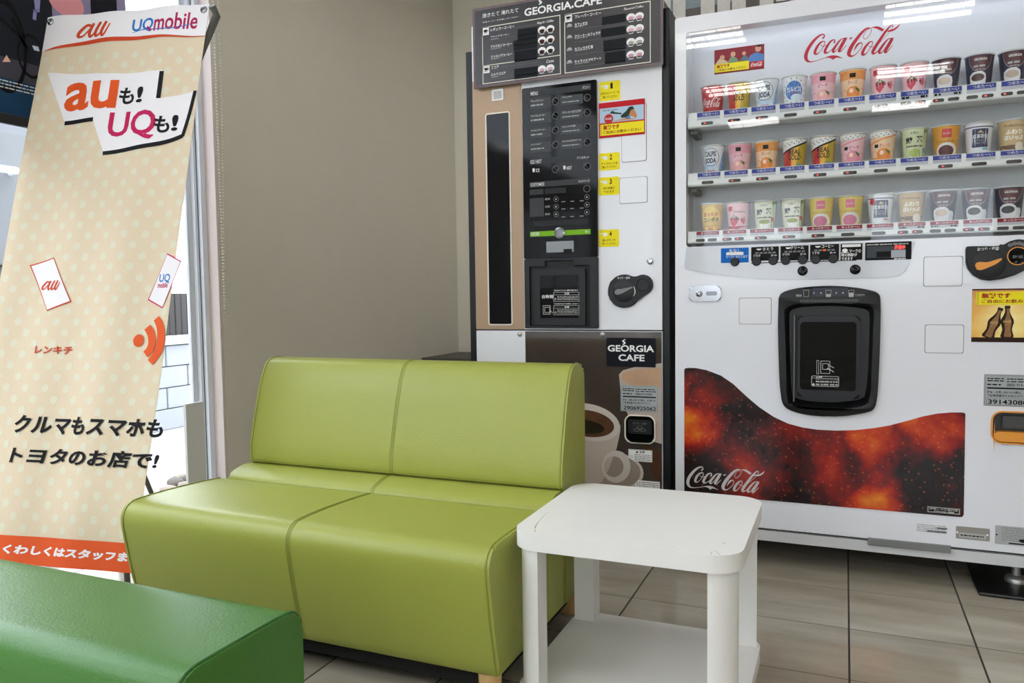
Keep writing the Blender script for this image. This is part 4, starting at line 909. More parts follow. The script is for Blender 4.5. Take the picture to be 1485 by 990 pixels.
for x0, s, a, b in ((322, 'さとう', '少なめ', '多め'), (519, 'クリーム', '少なめ', '多め'), (719, 'コーヒー', 'うすめ', '濃いめ')):
    d = (x0-322)*.045; ot(s, (x0+(78 if s != 'クリーム' else 66), 64-d), (x0+(148 if s == 'さとう' else 158), 82-d)); ot(a, (x0+13, 110-d), (x0+62, 126-d), W, .004); ot(b, (x0+132, 110-d), (x0+172, 122-d), W, .004)
    for k in range(5): F.rect(*o((x0+27+k*29, 96-d-k), (x0+49+k*29, 107-d-k)), ink(250, 120, 70) if (x0 == 719 and k == 2) else ink(120, 122, 126))
    p = pt(*c9(x0+52, 72-d), Ys); F.poly(ell(p[0], p[1], .008, .005, 12, 180, 360), W)
F.poly(rrect(*o((934, 44), (1060, 58)), .0018), W); ot('マークの', (982, 76), (1060, 98)); ot('味の調節が', (930, 104), (1035, 124)); ot('できます', (930, 130), (1006, 150))
p = pt(*c9(953, 84), Ys); F.ell(*p, .008, .006, W, 14); F.rect(p[0]-.011, p[1]-.008, p[0]+.011, p[1]-.006, W)
F.rect(*o((1100, 58), (1360, 128)), ink(70, 74, 80)); F.bars(*o((1100, 40), (1380, 44)), 1, lgrey, .6, 4); F.up(); F.rect(*o((1165, 92), (1262, 128)), Bk); F.rect(*o((1264, 82), (1360, 130)), ink(170, 174, 184)); F.text('販売中', *o((1288, 48), (1358, 76)), M('red_display', (250, 70, 60), .4, emit=.8), .03); F.bars(*o((1284, 136), (1362, 142)), 1, W, .8, 2)
F.build('operating_print', ck, front(Ys))
for x, y in ((212, 161), (358, 158), (470, 152), (554, 151), (668, 146), (756, 144), (874, 138)):
    p = pt(*c9(x, y), Ys); knob('push_button', black, ck, p[0], Ys, p[1], [(.0145, 0), (.0145, .004), (.012, .006), (0, .0055)], 22)
for x, y in ((668, 221), (1022, 212)):
    p = pt(*c9(x, y), Ys); knob('sensor_eye', blackg, ck, p[0], Ys, p[1], [(.0155, 0), (.0155, .002), (.013, .003), (0, .001)], 22)

# lock, hatches
q = rc(cz, (102, 396), (350, 512)); lk = plate('lock_plate', ch, ck, rrect(*q, .015, 6), FM, 0, .006, bev=.003); w = q[2]-q[0]; zc = (q[1]+q[3])/2
plate('lock_recess', M('dark_chrome', (120, 122, 128), .2, 1.), lk, rrect(q[0]+w*.54, zc-.007, q[2]-w*.12, zc+.007, .006), FM, .0055, .0065); knob('lock_barrel', ch, lk, q[0]+w*.33, YM-.006, zc, [(.011, 0), (.011, .004), (.006, .006), (.004, .003), (0, .003)], 20)
hatch(ck, rc(cz, (487, 487), (735, 690))); ch2 = crop(1225, 340, 5.5); hatch(ck, rc(ch2, (630, 178), (938, 410))); hatch(ck, rc(ch2, (640, 718), (947, 948)))

# cup port
plate('port_bezel', black, ck, port_o, FM, -.002, .014, [port_i], .005, smooth=40)
bm = bmesh.new(); cxp = sum(q[0] for q in port_i)/len(port_i); czp = sum(q[1] for q in port_i)/len(port_i)
n = len(port_i); A = [bm.verts.new((a, YM+.002, b)) for a, b in port_i]; B_ = [bm.verts.new((cxp+(a-cxp)*.93, YM+.045, czp+(b-czp)*.93)) for a, b in port_i]
for i in range(n): bm.faces.new([A[i], A[(i+1) % n], B_[(i+1) % n], B_[i]])
bm.faces.new(B_); finish(bm, 'port_recess', M('port_black', (14, 15, 17), .4), ck, 40)
pd = rc(cp, (268, 275), (690, 848)); flap = plate('port_door', M('smoked_frame', (24, 26, 32), .3, spec=.35), ck, rrect(*pd, .016, 6), FM, -.036, -.012, bev=.006)
pw = rc(cp, (285, 315), (665, 790)); plate('port_window', blackg, flap, rrect(*pw, .010, 6), FM, -.013, -.0105, bev=.001)
Yf = YM+.0105; cq = lambda a, b: rc(cp, a, b, Yf); F = Flat(.0004)
q = cq((362, 682), (549, 758)); F.frame(*q, .001, W, .004); F.rect(q[0], q[3]-.0075, q[2], q[3]-.0068, W); F.text('注意', q[0]+.020, q[3]-.0062, q[0]+.032, q[3]-.0012, W, .02); F.poly([(q[0]+.014, q[3]-.006), (q[0]+.0185, q[3]-.006), (q[0]+.01625, q[3]-.0015)], W)
F.text('熱湯がかかりますのでご注意', q[0]+.013, q[3]-.0125, q[2]-.001, q[3]-.009, lgrey, .003); F.bars(q[0]+.013, q[1]+.0015, q[2]-.003, q[3]-.0135, 2, lgrey, .5, 7); F.poly([(q[0]+.002, q[1]+.003), (q[0]+.0105, q[1]+.003), (q[0]+.00625, q[1]+.0105)], W)
F.frame(*cq((398, 576), (412, 670)), .0008, W); F.frame(*cq((425, 580), (488, 668)), .001, W, .001); F.frame(*cq((437, 598), (478, 640)), .001, W, .002)
for st in (((478, 608), (500, 620), (516, 628)), ((455, 640), (482, 636), (514, 658)), ((470, 630), (488, 642), (512, 652))): F.stroke([(*pt(*cp(x, y), Yf), .001) for x, y in st], W)
F.build('port_print', flap, front(Yf))
bm = bmesh.new(); a = kp(245, 268); b = kp(240, 860); tube(bm, [(a[0], YM+.008, a[1]), (b[0], YM+.008, b[1])], .0035, 10); finish(bm, 'hinge_rod', M('steel_rod', (110, 112, 118), .3, .8), ck, 50)
Yb = YM-.0145; F = Flat(.0004)
q = rc(cp, (370, 82), (612, 138), Yb); F.rect(*q, ink(66, 68, 78)); F.rect(*rc(cp, (282, 162), (683, 176), Yb), ink(80, 84, 80)); F.up()
for x, full in ((326, 0), (478, .6), (634, .9)):
    a, b = rc(cp, (x-20, 97), (x+20, 143), Yb)[0:2]; c_, d_ = rc(cp, (x-20, 97), (x+20, 143), Yb)[2:4]
    F.poly([(a, d_), (c_, d_), (c_-.0018, b), (a+.0018, b)], lgrey, [[(a+.001, d_-.001), (c_-.001, d_-.001), (c_-.0026, b+.001), (a+.0026, b+.001)]])
    if full: F.rect(a+.002, b+.001, c_-.002, b+(d_-b)*full*.7, lgrey)
for x in (380, 428, 532, 578): p = pt(*cp(x, 116), Yb); F.poly([(p[0]-.0015, p[1]-.003), (p[0]+.002, p[1]), (p[0]-.0015, p[1]+.003)], W)
F.text('開始', *rc(cp, (258, 126), (296, 142), Yb), lgrey, .01); F.text('できあがり', *rc(cp, (660, 122), (725, 138), Yb), lgrey, .01); F.build('bezel_print', ck, front(Yb))

# cola picture panel with wavy upper edge
def cola_print():
    m = bpy.data.materials.new('cola_picture'); m.use_nodes = True; nt = m.node_tree; b = nt.nodes['Principled BSDF']; N = nt.nodes.new; L = nt.links.new
    g_ = N('ShaderNodeNewGeometry'); tot = None
    nz = N('ShaderNodeTexNoise'); nz.inputs['Scale'].default_value = 7; nz.inputs['Detail'].default_value = 8; nz.inputs['Roughness'].default_value = .62; L(g_.outputs['Position'], nz.inputs['Vector'])
    nd = N('ShaderNodeTexNoise'); nd.inputs['Scale'].default_value = 5; nd.inputs['Detail'].default_value = 5; L(g_.outputs['Position'], nd.inputs['Vector'])
    o1 = N('ShaderNodeVectorMath'); o1.operation = 'SUBTRACT'; o1.inputs[1].default_value = (.5, .5, .5); L(nd.outputs['Color'], o1.inputs[0]); o2 = N('ShaderNodeVectorMath'); o2.operation = 'MULTIPLY_ADD'; o2.inputs[1].default_value = (.34, 0, .34); L(o1.outputs[0], o2.inputs[0]); L(g_.outputs['Position'], o2.inputs[2])
    for (x, y), rad, amp in (((95, 240), .17, .80), ((300, 470), .19, .40), ((620, 400), .17, .36), ((850, 350), .15, .62), ((1040, 275), .12, .62), ((850, 600), .15, .66), ((250, 560), .10, .25), ((500, 360), .12, .18), ((740, 500), .12, .28)):
        p = pt(*crop(970, 520, 2.883)(x, y)); d = N('ShaderNodeVectorMath'); d.operation = 'DISTANCE'; d.inputs[1].default_value = (p[0], YM, p[1]); L(o2.outputs[0], d.inputs[0])
        mr_ = N('ShaderNodeMapRange'); mr_.interpolation_type = 'SMOOTHSTEP'; mr_.inputs[1].default_value = 0; mr_.inputs[2].default_value = rad; mr_.inputs[3].default_value = amp; mr_.inputs[4].default_value = 0; L(d.outputs['Value'], mr_.inputs[0])
        if tot is None: tot = mr_.outputs[0]
        else:
            a = N('ShaderNodeMath'); a.operation = 'MAXIMUM'; L(tot, a.inputs[0]); L(mr_.outputs[0], a.inputs[1]); tot = a.outputs[0]
    s = N('ShaderNodeMath'); s.operation = 'MULTIPLY_ADD'; s.inputs[1].default_value = 1.0; s.inputs[2].default_value = -.50; L(nz.outputs['Fac'], s.inputs[0])
    a = N('ShaderNodeMath'); L(tot, a.inputs[0]); L(s.outputs[0], a.inputs[1])
    r = N('ShaderNodeValToRGB'); e = r.color_ramp.elements; e[0].position = 0; e[0].color = (*lin((22, 6, 8)), 1); e[1].position = 1; e[1].color = (*lin((222, 180, 50)), 1)
    for p_, c_ in ((.14, (78, 12, 14)), (.34, (146, 26, 18)), (.54, (194, 60, 22)), (.78, (218, 124, 30))): x = e.new(p_); x.color = (*lin(c_), 1)
    L(a.outputs[0], r.inputs[0])
    v = N('ShaderNodeTexVoronoi'); v.inputs['Scale'].default_value = 60; L(g_.outputs['Position'], v.inputs['Vector'])
    vr = N('ShaderNodeValToRGB'); ve = vr.color_ramp.elements; ve[0].position = .12; ve[0].color = (1, 1, 1, 1); ve[1].position = .24; ve[1].color = (0, 0, 0, 1); L(v.outputs['Distance'], vr.inputs[0])
    mx = N('ShaderNodeMix'); mx.data_type = 'RGBA'; mx.blend_type = 'ADD'; ms = N('ShaderNodeMath'); ms.operation = 'MULTIPLY'; ms.inputs[1].default_value = .3
    L(vr.outputs[0], ms.inputs[0]); L(ms.outputs[0], mx.inputs['Factor']); L(r.outputs[0], mx.inputs['A']); mx.inputs['B'].default_value = (*lin((190, 110, 70)), 1)
    L(mx.outputs['Result'], b.inputs['Base Color']); b.inputs['Roughness'].default_value = .2; b.inputs['Specular IOR Level'].default_value = .3
    return m
c6_ = crop(970, 520, 2.883); top = [(62, 48), (66, 38), (80, 35), (115, 36), (160, 45), (220, 68), (270, 102), (330, 158), (380, 200), (440, 240), (500, 268), (560, 284), (620, 293), (700, 297), (780, 295), (860, 286), (920, 276), (1000, 255), (1060, 238), (1120, 226), (1180, 221), (1232, 221), (1243, 230), (1240, 400), (1236, 652), (1228, 663), (1215, 664)]
art = [pt(*c6_(*q)) for q in top]; zb_ = art[-1][1]; art[-1] = (art[-1][0], zb_); art.append((art[0][0]+.008, zb_)); art.append((art[0][0], zb_+.008))
ax = sum(a for a, b in art)/len(art)
plate('picture_rim', kwhite, ck, art, FM, 0, .0015); ins = []
for i, (a, b) in enumerate(art):
    p, q = Vector(art[i-1]), Vector(art[(i+1) % len(art)]); d = (q-p).normalized(); nn = Vector((-d.y, d.x)); s = 1 if area(art) > 0 else -1; ins.append((a+nn.x*s*.0022, b+nn.y*s*.0022))
pic = plate('cola_picture', cola_print(), ck, ins, FM, .001, .0024)
F = Flat(.0004); Yp = YM-.0024; w_ = M('logo_white', (206, 200, 200), .3)
a = pt(*c6_(82, 545), Yp); b = pt(*c6_(400, 545), Yp); q1 = pt(*c6_(82, 500), Yp); cola_logo(F, pt(*c6_(80, 500))[0], pt(*c6_(350, 562))[1]+.0, pt(*c6_(400, 480))[0], pt(*c6_(120, 447))[1], w_)
F.build('panel_logo', pic, front(Yp)); F = Flat(.0004)
q = rc(c6_, (1081, 616), (1217, 652), Yp); F.rect(*q, ink(160, 156, 150)); F.up(); F.rect(q[0]+.003, q[1]+.003, q[2]-.003, q[3]-.003, Bk); F.up(); h = q[3]-q[1]; w = q[2]-q[0]
F.text('漏電しゃ断器内蔵', q[0]+w*.06, q[1]+h*.48, q[2]-w*.06, q[1]+h*.86, lgrey, .02); F.bars(q[0]+w*.2, q[1]+h*.16, q[0]+w*.6, q[1]+h*.36, 1, lgrey, .7, 3); F.rect(q[0]+w*.64, q[1]+h*.14, q[0]+w*.82, q[1]+h*.38, lgrey)
F.build('breaker_label', pic, front(Yp))

# coin unit with orange lever
co = lambda x, y: pt(*ch2(x, y))
body = spline([(962, 130), (966, 103), (990, 95), (1100, 94), (1220, 92), (1270, 78), (1320, 52), (1380, 40), (1440, 46)], 3)
bodyp = [co(*q) for q in body]; xr = bodyp[-1][0]+.05; bodyp += [(xr-.012, co(1440, 70)[1]), (xr, co(1440, 140)[1]), (xr-.015, co(1440, 230)[1])]+[co(*q) for q in ((1430, 285), (1350, 325), (1250, 355), (1150, 368), (1080, 358), (1020, 325), (978, 275), (963, 225))]
cu = plate('coin_unit', black2, ck, bodyp, FM, 0, .014, bev=.004); Yu = YM-.014
p = co(1145, 235); knob('dial', black, cu, p[0], Yu, p[1], [(.042, -.001), (.042, .0015), (.039, .0025), (0, .001)], 32)
org = M('orange_plastic', (226, 150, 50), .4); F = Flat(.003)
F.base([co(*q) for q in spline([(1030, 250), (1045, 226), (1080, 220), (1130, 222), (1190, 205), (1242, 190), (1236, 208), (1190, 240), (1140, 262), (1080, 284), (1045, 280)], 2)], org, .008); F.build('return_lever', cu, front(Yu))
p = co(1372, 172); plate('coin_ring', org, cu, ell(*p, .0262, .0262, 32), front(Yu), 0, .0025, [ell(*p, .0238, .0238, 32)]); knob('coin_cup', blackg, cu, p[0], Yu, p[1], [(.0235, 0), (.0235, .002), (.019, .001), (0, .0005)], 28)
F = Flat(.0004); F.text('おつり・返却', *rc(ch2, (1058, 102), (1228, 126), Yu), W, .015); F.build('coin_text', cu, front(Yu)); F = Flat(.0004)
for x, y in ((1320, 84), (1356, 72), (1394, 70), (1428, 80)): a = pt(*ch2(x, y), Yu); F.ell(*a, .0052, .0052, lgrey, 18, hole=.82); F.bars(a[0]-.003, a[1]-.0012, a[0]+.003, a[1]+.0012, 1, lgrey, .8, x)
F.build('coin_mark', cu, front(Yu)); F = Flat(.0004)
F.stroke([(*pt(*ch2(x, y), Yu), w*.00018) for x, y, w in ((1262, 190, 4), (1282, 225, 10), (1268, 275, 14))], lgrey); F.build('turn_arrow', cu, front(Yu))
# bottle poster
q = (co(1017, 432)[0], co(1017, 856)[1], co(1017, 432)[0]+.205, co(1017, 434)[1]); w, h = q[2]-q[0], q[3]-q[1]; F = Flat()
def sunset():
    m = bpy.data.materials.new('sunset_print'); m.use_nodes = True; nt = m.node_tree; b = nt.nodes['Principled BSDF']; N = nt.nodes.new; L = nt.links.new
    g_ = N('ShaderNodeNewGeometry'); mp_ = N('ShaderNodeMapping'); mp_.inputs['Scale'].default_value = (5, 1, 16); nz = N('ShaderNodeTexNoise'); nz.inputs['Scale'].default_value = 1.2; nz.inputs['Detail'].default_value = 5
    L(g_.outputs['Position'], mp_.inputs[0]); L(mp_.outputs[0], nz.inputs['Vector'])
    d = N('ShaderNodeVectorMath'); d.operation = 'DISTANCE'; d.inputs[1].default_value = (q[0]+w*.40, YM, q[1]+h*.30); L(g_.outputs['Position'], d.inputs[0])
    s = N('ShaderNodeMath'); s.operation = 'MULTIPLY_ADD'; s.inputs[1].default_value = -5; s.inputs[2].default_value = .75; L(d.outputs['Value'], s.inputs[0])
    a = N('ShaderNodeMath'); a.operation = 'MULTIPLY_ADD'; a.inputs[1].default_value = .6; L(nz.outputs['Fac'], a.inputs[0]); L(s.outputs[0], a.inputs[2])
    r = N('ShaderNodeValToRGB'); e = r.color_ramp.elements; e[0].position = .2; e[0].color = (*lin((176, 92, 30)), 1); e[1].position = 1; e[1].color = (*lin((250, 240, 160)), 1); x = e.new(.6); x.color = (*lin((232, 176, 70)), 1)
    L(a.outputs[0], r.inputs[0]); L(r.outputs[0], b.inputs['Base Color']); b.inputs['Roughness'].default_value = .25; return m
F.base([(q[0], q[1]), (q[2], q[1]), (q[2], q[3]), (q[0], q[3])], sunset(), .0008); F.rect(q[0], q[1], q[2], q[1]+h*.09, ink(50, 30, 24)); F.rect(q[0], q[3]-h*.03, q[2], q[3], ink(80, 44, 30)); F.up()
bprof = [(.0, .0), (.10, .0), (.12, .06), (.10, .16), (.085, .26), (.10, .38), (.12, .48), (.11, .58), (.07, .70), (.045, .80), (.04, .90), (.05, .92), (.05, 1.0), (0, 1.0)]
def bottle(cx, cz, s, rot, m, k=1.):
    pts = [(a*k*s*1.5, b*s) for a, b in bprof]+[(-a*k*s*1.5, b*s) for a, b in bprof[::-1]]; c_, n_ = math.cos(rot), math.sin(rot)
    F.poly([(cx+a*c_-b*n_, cz+a*n_+b*c_) for a, b in pts], m)
for cx, rot in ((.20, -.36), (.44, 0)):
    bottle(q[0]+w*cx, q[1]+h*.08, h*.60, rot, ink(52, 34, 22)); F.up(); bottle(q[0]+w*(cx+.008), q[1]+h*.10, h*.53, rot, M('bottle_amber', (134, 92, 40), .25, var=(60, .7)), .62); F.h -= F.step
    t = (q[0]+w*cx-math.sin(rot)*h*.30, q[1]+h*.08+math.cos(rot)*h*.30); F.up().up(); cola_logo(F, t[0]-w*.05, t[1]-h*.015, t[0]+w*.05, t[1]+h*.03, ink(222, 190, 120), 1.); F.h -= 2*F.step
free_notice(F, q[0]+w*.05, q[3]-h*.30, q[2]-w*.01, q[3]-h*.06); F.build('notice_poster', ck, FM)
number_plate(ck, (pt(1426.5, 565)[0], pt(1428, 588)[1], pt(1426.5, 565)[0]+.145, pt(1426.5, 542)[1]), '3914308064')
# orange coin return
plate('coin_return_rim', org, ck, rrect(*cr_q, .028, 7), FM, 0, .008, [rrect(cr_q[0]+.0035, cr_q[1]+.0035, cr_q[2]-.0035, cr_q[3]-.0035, .0245, 7)])
boxo('coin_return_cup', M('cup_grey', (40, 42, 42), .4), ck, cr_q[0]+.003, cr_q[2]-.003, YM+.024, YM+.028, cr_q[1]+.003, cr_q[3]-.003)
hh = cr_q[3]-cr_q[1]; plate('coin_return_lip', org, ck, rrect(cr_q[0]+.006, cr_q[1]+.006, cr_q[2]-.006, cr_q[1]+hh*.36, .016, 6), FM, -.02, .006, bev=.003)
boxo('coin_flap', M('flap_grey', (62, 64, 64), .45), ck, cr_q[0]+.03, cr_q[2]-.03, YM+.014, YM+.023, cr_q[1]+hh*.42, cr_q[3]-.015, .003)
# plates along the bottom of the door
cb2 = crop(1320, 670, 6.188)
q = rc(cb2, (60, 545), (340, 660)); F = Flat(.0002); F.base([(q[0], q[1]), (q[2], q[1]), (q[2], q[3]), (q[0], q[3])], ink(226, 228, 232), .0004); F.bars(q[0], q[1]+.004, q[2]-.006, q[3], 5, ink(130, 132, 136), .35, 11); F.rect(q[0]+.028, q[1]+(q[3]-q[1])*.22, q[2]-.004, q[1]+(q[3]-q[1])*.40, grey); F.rect(q[0]+.055, q[1]+(q[3]-q[1])*.60, q[0]+.082, q[1]+(q[3]-q[1])*.76, grey); F.build('serial_label', ck, FM)
q = rc(cb2, (410, 570), (712, 710)); F = Flat(); F.base(rrect(*q, .003), M('brushed_plate', (150, 146, 140), .35, .6), .0015); w, h = q[2]-q[0], q[3]-q[1]; F.rect(q[0]+w*.1, q[1]+h*.12, q[0]+w*.9, q[1]+h*.52, lgrey); F.up(); F.bars(q[0]+w*.14, q[1]+h*.24, q[0]+w*.86, q[1]+h*.38, 1, Bk, .7, 12)
for t in (.04, .93): F.ell(q[0]+w*t, q[1]+h*.5, .003, .003, W, 10)
F.build('metal_plate', ck, FM)
q = rc(cb2, (762, 563), (1000, 752)); q = (q[0], q[1], q[0]+.125, q[3]); F = Flat(); F.base(rrect(*q, .003), M('brushed_plate_light', (172, 174, 176), .35, .5), .0015); w, h = q[2]-q[0], q[3]-q[1]
F.bars(q[0]+w*.14, q[1]+h*.2, q[0]+w*.96, q[3]-h*.05, 8, ink(110, 112, 116), .3, 13); F.up(); F.ell(q[0]+w*.58, q[1]+h*.28, .012, .0055, Bk, 18); F.rect(q[0]+w*.28, q[1]+h*.06, q[0]+w*.95, q[1]+h*.13, Bk); F.ell(q[0]+w*.035, q[1]+h*.5, .0025, .0025, Bk, 10); F.build('rating_plate', ck, FM)
# base: kick rail, grey catch, dark underside, feet
zr1, zr0 = pt(1485, 808)[1], pt(1485, 825)[1]
boxo('kick_rail', M('rail_white', (206, 208, 210), .35), ck, KX0, KX1, YM+.008, YM+.028, zr0, zr1, .002)
boxo('dark_underside', M('base_dark', (60, 60, 62), .6), ck, KX0+.005, KX1-.005, YM+.03, 3.40, zr0+.006, KZ0+.01)
q = rc(ID, (1258, 783), (1379, 803)); boxo('catch', M('catch_grey', (120, 122, 122), .4), ck, q[0], q[2], YM-.004, YM+.007, q[1]+.002, q[1]+.026, .003)
for x in (KX0+.05, KX1-.21, KX1-.05):
    for y in (YM+.10, 3.33):
        bm = bmesh.new(); lathe(bm, [(.030, .0125), (.030, .022), (.024, .030), (.012, .034), (.012, zr0+.007)], (x, y, 0), 20); finish(bm, 'adjustable_foot', M('foot_zinc', (176, 176, 172), .35, .7), ck, 40)
a = onz(1419, 861, .006); mat_ = boxo('rubber_mat', M('black_rubber', (18, 19, 20), .3), None, a.x, KX1+.06, a.y, 3.4, .0005, .012, .005)
tag(mat_, 'black rubber mat on the tiles under the foot of the white drink machine', 'mat')
boxo('mat_pad', M('black_rubber', (18, 19, 20)), ck, KX0+.02, KX0+.08, YM+.07, YM+.13, .0005, .0124); boxo('mat_pad', M('black_rubber', (18, 19, 20)), ck, KX0+.02, KX0+.08, 3.30, 3.36, .0005, .0124)
# sign board on top of the machines with weathered letters
YS = 3.30; sp = lambda x, y: pt(x, y, YS)
x0, z0 = sp(963, 28)[0], 1.8185; x1 = KX1+.05; z1 = 2.36
sg = root('sign_board', 'picture board with big weathered grey letters standing on the drink machine', 'sign', ((x0+x1)/2, YS, z0))
F = Flat(); F.base([(x0, 1.91), (KX0+.004, 1.91), (KX0+.004, z0), (x1, z0), (x1, z1), (x0, z1)], M('shore_picture', (78, 70, 66), .5, var=(12, .4)), .012); zh = sp(1000, 14)[1]; F.rect(x0, zh, x1, z1, M('lake_picture', (112, 126, 132), .5, var=(9, .25))); F.up()
lt = M('weathered_letter', (196, 194, 188), .7, var=(45, .16))
for a, b, hb in ((963, 973.5, 29), (977, 995, 40), (1017, 1037, 40), (1041, 1059.5, 40), (1062, 1082, 40), (1102, 1122, 40), (1126, 1146, 40), (1156, 1178, 40)):
    F.rect(sp(a, 20)[0], 1.915, sp(b, 20)[0], z1-.05, lt)
for a, b, zz_ in ((995, 1017, 25), (1082, 1102, 11), (1126, 1156, 2)):
    z = sp((a+b)/2, zz_)[1]; F.rect(sp(a, 20)[0], 1.915, sp(b, 20)[0], z, lt)
F.build('board', sg, front(YS)); bm = bmesh.new()
for x in (KX0+.1, x1-.15): tube(bm, [(x, YS+.004, z1-.1), (x, YS+.10, z0)], .006, 8)
finish(bm, 'prop', black, sg, 50)

# ================================================================ SAMPLE CUPS
rim_m = M('clear_rim', (206, 208, 210), .15); CH, RT, RB = .104, .0385, .0285
def cup(i, ri, body, draw, label, inner_col=(226, 226, 226)):
    x = C0+i*PITCH_+(.002 if ri else 0)-(.004 if ri == 2 else 0); y = 2.735; zt = rows_z[ri][1]; z0 = zt-.011+.0005
    c_ = root('sample_cup', label, 'cup', (x, y, z0), 'sample cups on the display shelves')
    bm = bmesh.new(); lathe(bm, [(RB, 0), (RB+.0005, .001), (RT, CH-.003), (RT, CH-.002), (RT-.002, CH-.002), (RB-.0015, .003), (0, .003)], (x, y, z0), 32); finish(bm, 'body', body, c_, 40)
    bm = bmesh.new(); lathe(bm, [(RT+.0002, CH-.004), (RT+.0022, CH-.003), (RT+.0022, CH), (RT, CH+.0015), (RT-.004, CH+.001), (0, CH+.001)], (x, y, z0), 32); finish(bm, 'rim', rim_m, c_, 40)
    F = Flat(.0004, .00025); draw(F)
    def wrap(u, v, h): r = RB+(RT-RB)*v/CH+h; a = u/(RB+(RT-RB)*v/CH); return Vector((x+r*math.sin(a), y-r*math.cos(a), z0+v))
    F.build('print', c_, wrap, .006, 0, smooth=60)
def arc(v): return (RB+(RT-RB)*v/CH)*1.45
def full(F, v0, v1, m, u0=-1., u1=1.): F.poly([(arc(v0)*u0, v0), (arc(v0)*u1, v0), (arc(v1)*u1, v1), (arc(v1)*u0, v1)], m)
C_ = lambda r, g, b: M('cupink_%02x%02x%02x' % (r, g, b), (r, g, b), .3)
def d_cola(F): cola_logo(F, -.034, .030, .034, .062, W)
def gold(dots):
    def d(F):
        full(F, .002, .096, C_(190, 164, 44)); F.up(); F.poly([(-arc(.002), .002), (-.008, .002), (-.010, .05), (-.006, .096), (-arc(.096), .096)], C_(196, 40, 52)); F.poly([(-.012, .006), (.006, .096), (.020, .096), (.002, .004)], C_(232, 176, 50)); F.up()
        if dots:
            F.poly([(-arc(.06), .058), (arc(.096), .094), (arc(.096), .099), (-arc(.099), .099)], C_(232, 232, 230)); F.up(); F.line((-.044, .057), (.052, .094), .005, Bk)
            for k in range(12): F.ell(-.040+.0068*k, .076+.0016*k+(.006 if k % 2 else 0), .0018, .0018, Bk, 8)
        F.text('REAL', -.018, .060 if not dots else .052, .020, .074 if not dots else .067, Bk, .022, .1); F.text('GOLD', -.018, .043 if not dots else .034, .020, .058 if not dots else .050, Bk, .022, .1); F.ell(.016, .018, .010, .004, C_(110, 160, 150), 12)
    return d
def d_soda(F):
    full(F, .002, .040, C_(190, 212, 230)); F.up(); F.poly([(.020, .002), (.040, .002), (.050, .090), (.034, .06)], C_(120, 170, 216)); F.ell(-.004, .064, .029, .030, C_(70, 100, 140), 28, hole=.94); F.up()
    F.text('CALPIS', -.023, .066, .014, .083, C_(30, 50, 90), .03); F.text('SODA', -.023, .044, .014, .061, C_(30, 50, 90), .04); F.text('カルピス', -.016, .014, .010, .022, C_(196, 50, 60), .05); F.poly([(-.008, .008), (.002, .008), (-.003, .013)], C_(196, 50, 60))
def d_calpis(F):
    F.ell(0, .056, .027, .030, C_(44, 110, 184), 28); F.up(); F.text('カルピス', -.023, .052, .023, .068, W, .024); F.ell(.008, .034, .018, .011, C_(206, 220, 234), 18); F.rect(-.012, .048, .012, .0495, C_(200, 60, 70))
    for k in range(14): a = k*2*math.pi/14; F.ell(.036*math.cos(a), .056+.038*math.sin(a), .0018, .0018, Bk, 8)
def fruit(top, txt, tcol, disc, dots=False):
    def d(F):
        if not dots: full(F, .070, .097, top)
        full(F, .002, .022, top); F.up()
        if dots:
            full(F, .084, .099, C_(236, 236, 234)); F.up(); F.line((-.044, .064), (.050, .092), .004, disc)
            for k in range(12): F.ell(-.040+.0068*k, .082+.001*k+(.006 if k % 2 else 0), .0016, .0016, Bk, 8)
            F.rect(-.026, .052, -.014, .062, Bk); F.text(txt, -.010, .052, .020, .064, tcol, .02)
        else:
            F.rect(-.009, .076, .008, .089, Bk); F.text(txt, -.014, .056, .014, .068, tcol, .02)
        F.ell(.002, .030, .020, .020, disc, 22); F.up(); F.poly([(.006, .046), (.020, .040), (.018, .030), (.010, .038)], C_(70, 120, 60)); F.ell(-.004, .036, .006, .007, C_(250, 214, 190), 12)
        F.stroke([(-.038, .036, .001), (-.026, .042, .001), (-.018, .036, .001)], tcol); F.stroke([(.020, .036, .001), (.030, .042, .001), (.040, .036, .001)], tcol)
    return d
def berry(band):
    def d(F):
        full(F, .002, .024 if band[0] > 100 else .018, C_(*band)); F.rect(-.032, .074, -.016, .090, C_(196, 40, 60)); F.text('Strawberry', -.012, .066, .030, .076, C_(70, 50, 60), .0, .25)
        F.poly([(-.024, .050), (-.010, .052), (.004, .050), (.002, .036), (-.010, .020), (-.022, .034)], C_(206, 60, 86)); F.poly([(.012, .050), (.026, .052), (.030, .042), (.022, .030), (.012, .038)], C_(206, 60, 86)); F.up()
        F.poly([(-.026, .052), (-.016, .050), (-.010, .064), (-.004, .050), (.004, .054), (-.008, .058)], C_(70, 140, 80)); F.text('いちご', -.022, .042, .026, .054, Bk, .03)
        F.text('つめた～い' if band[0] < 100 else 'あったか～い', -.018, .006, .020, .013, W, .01)
    return d
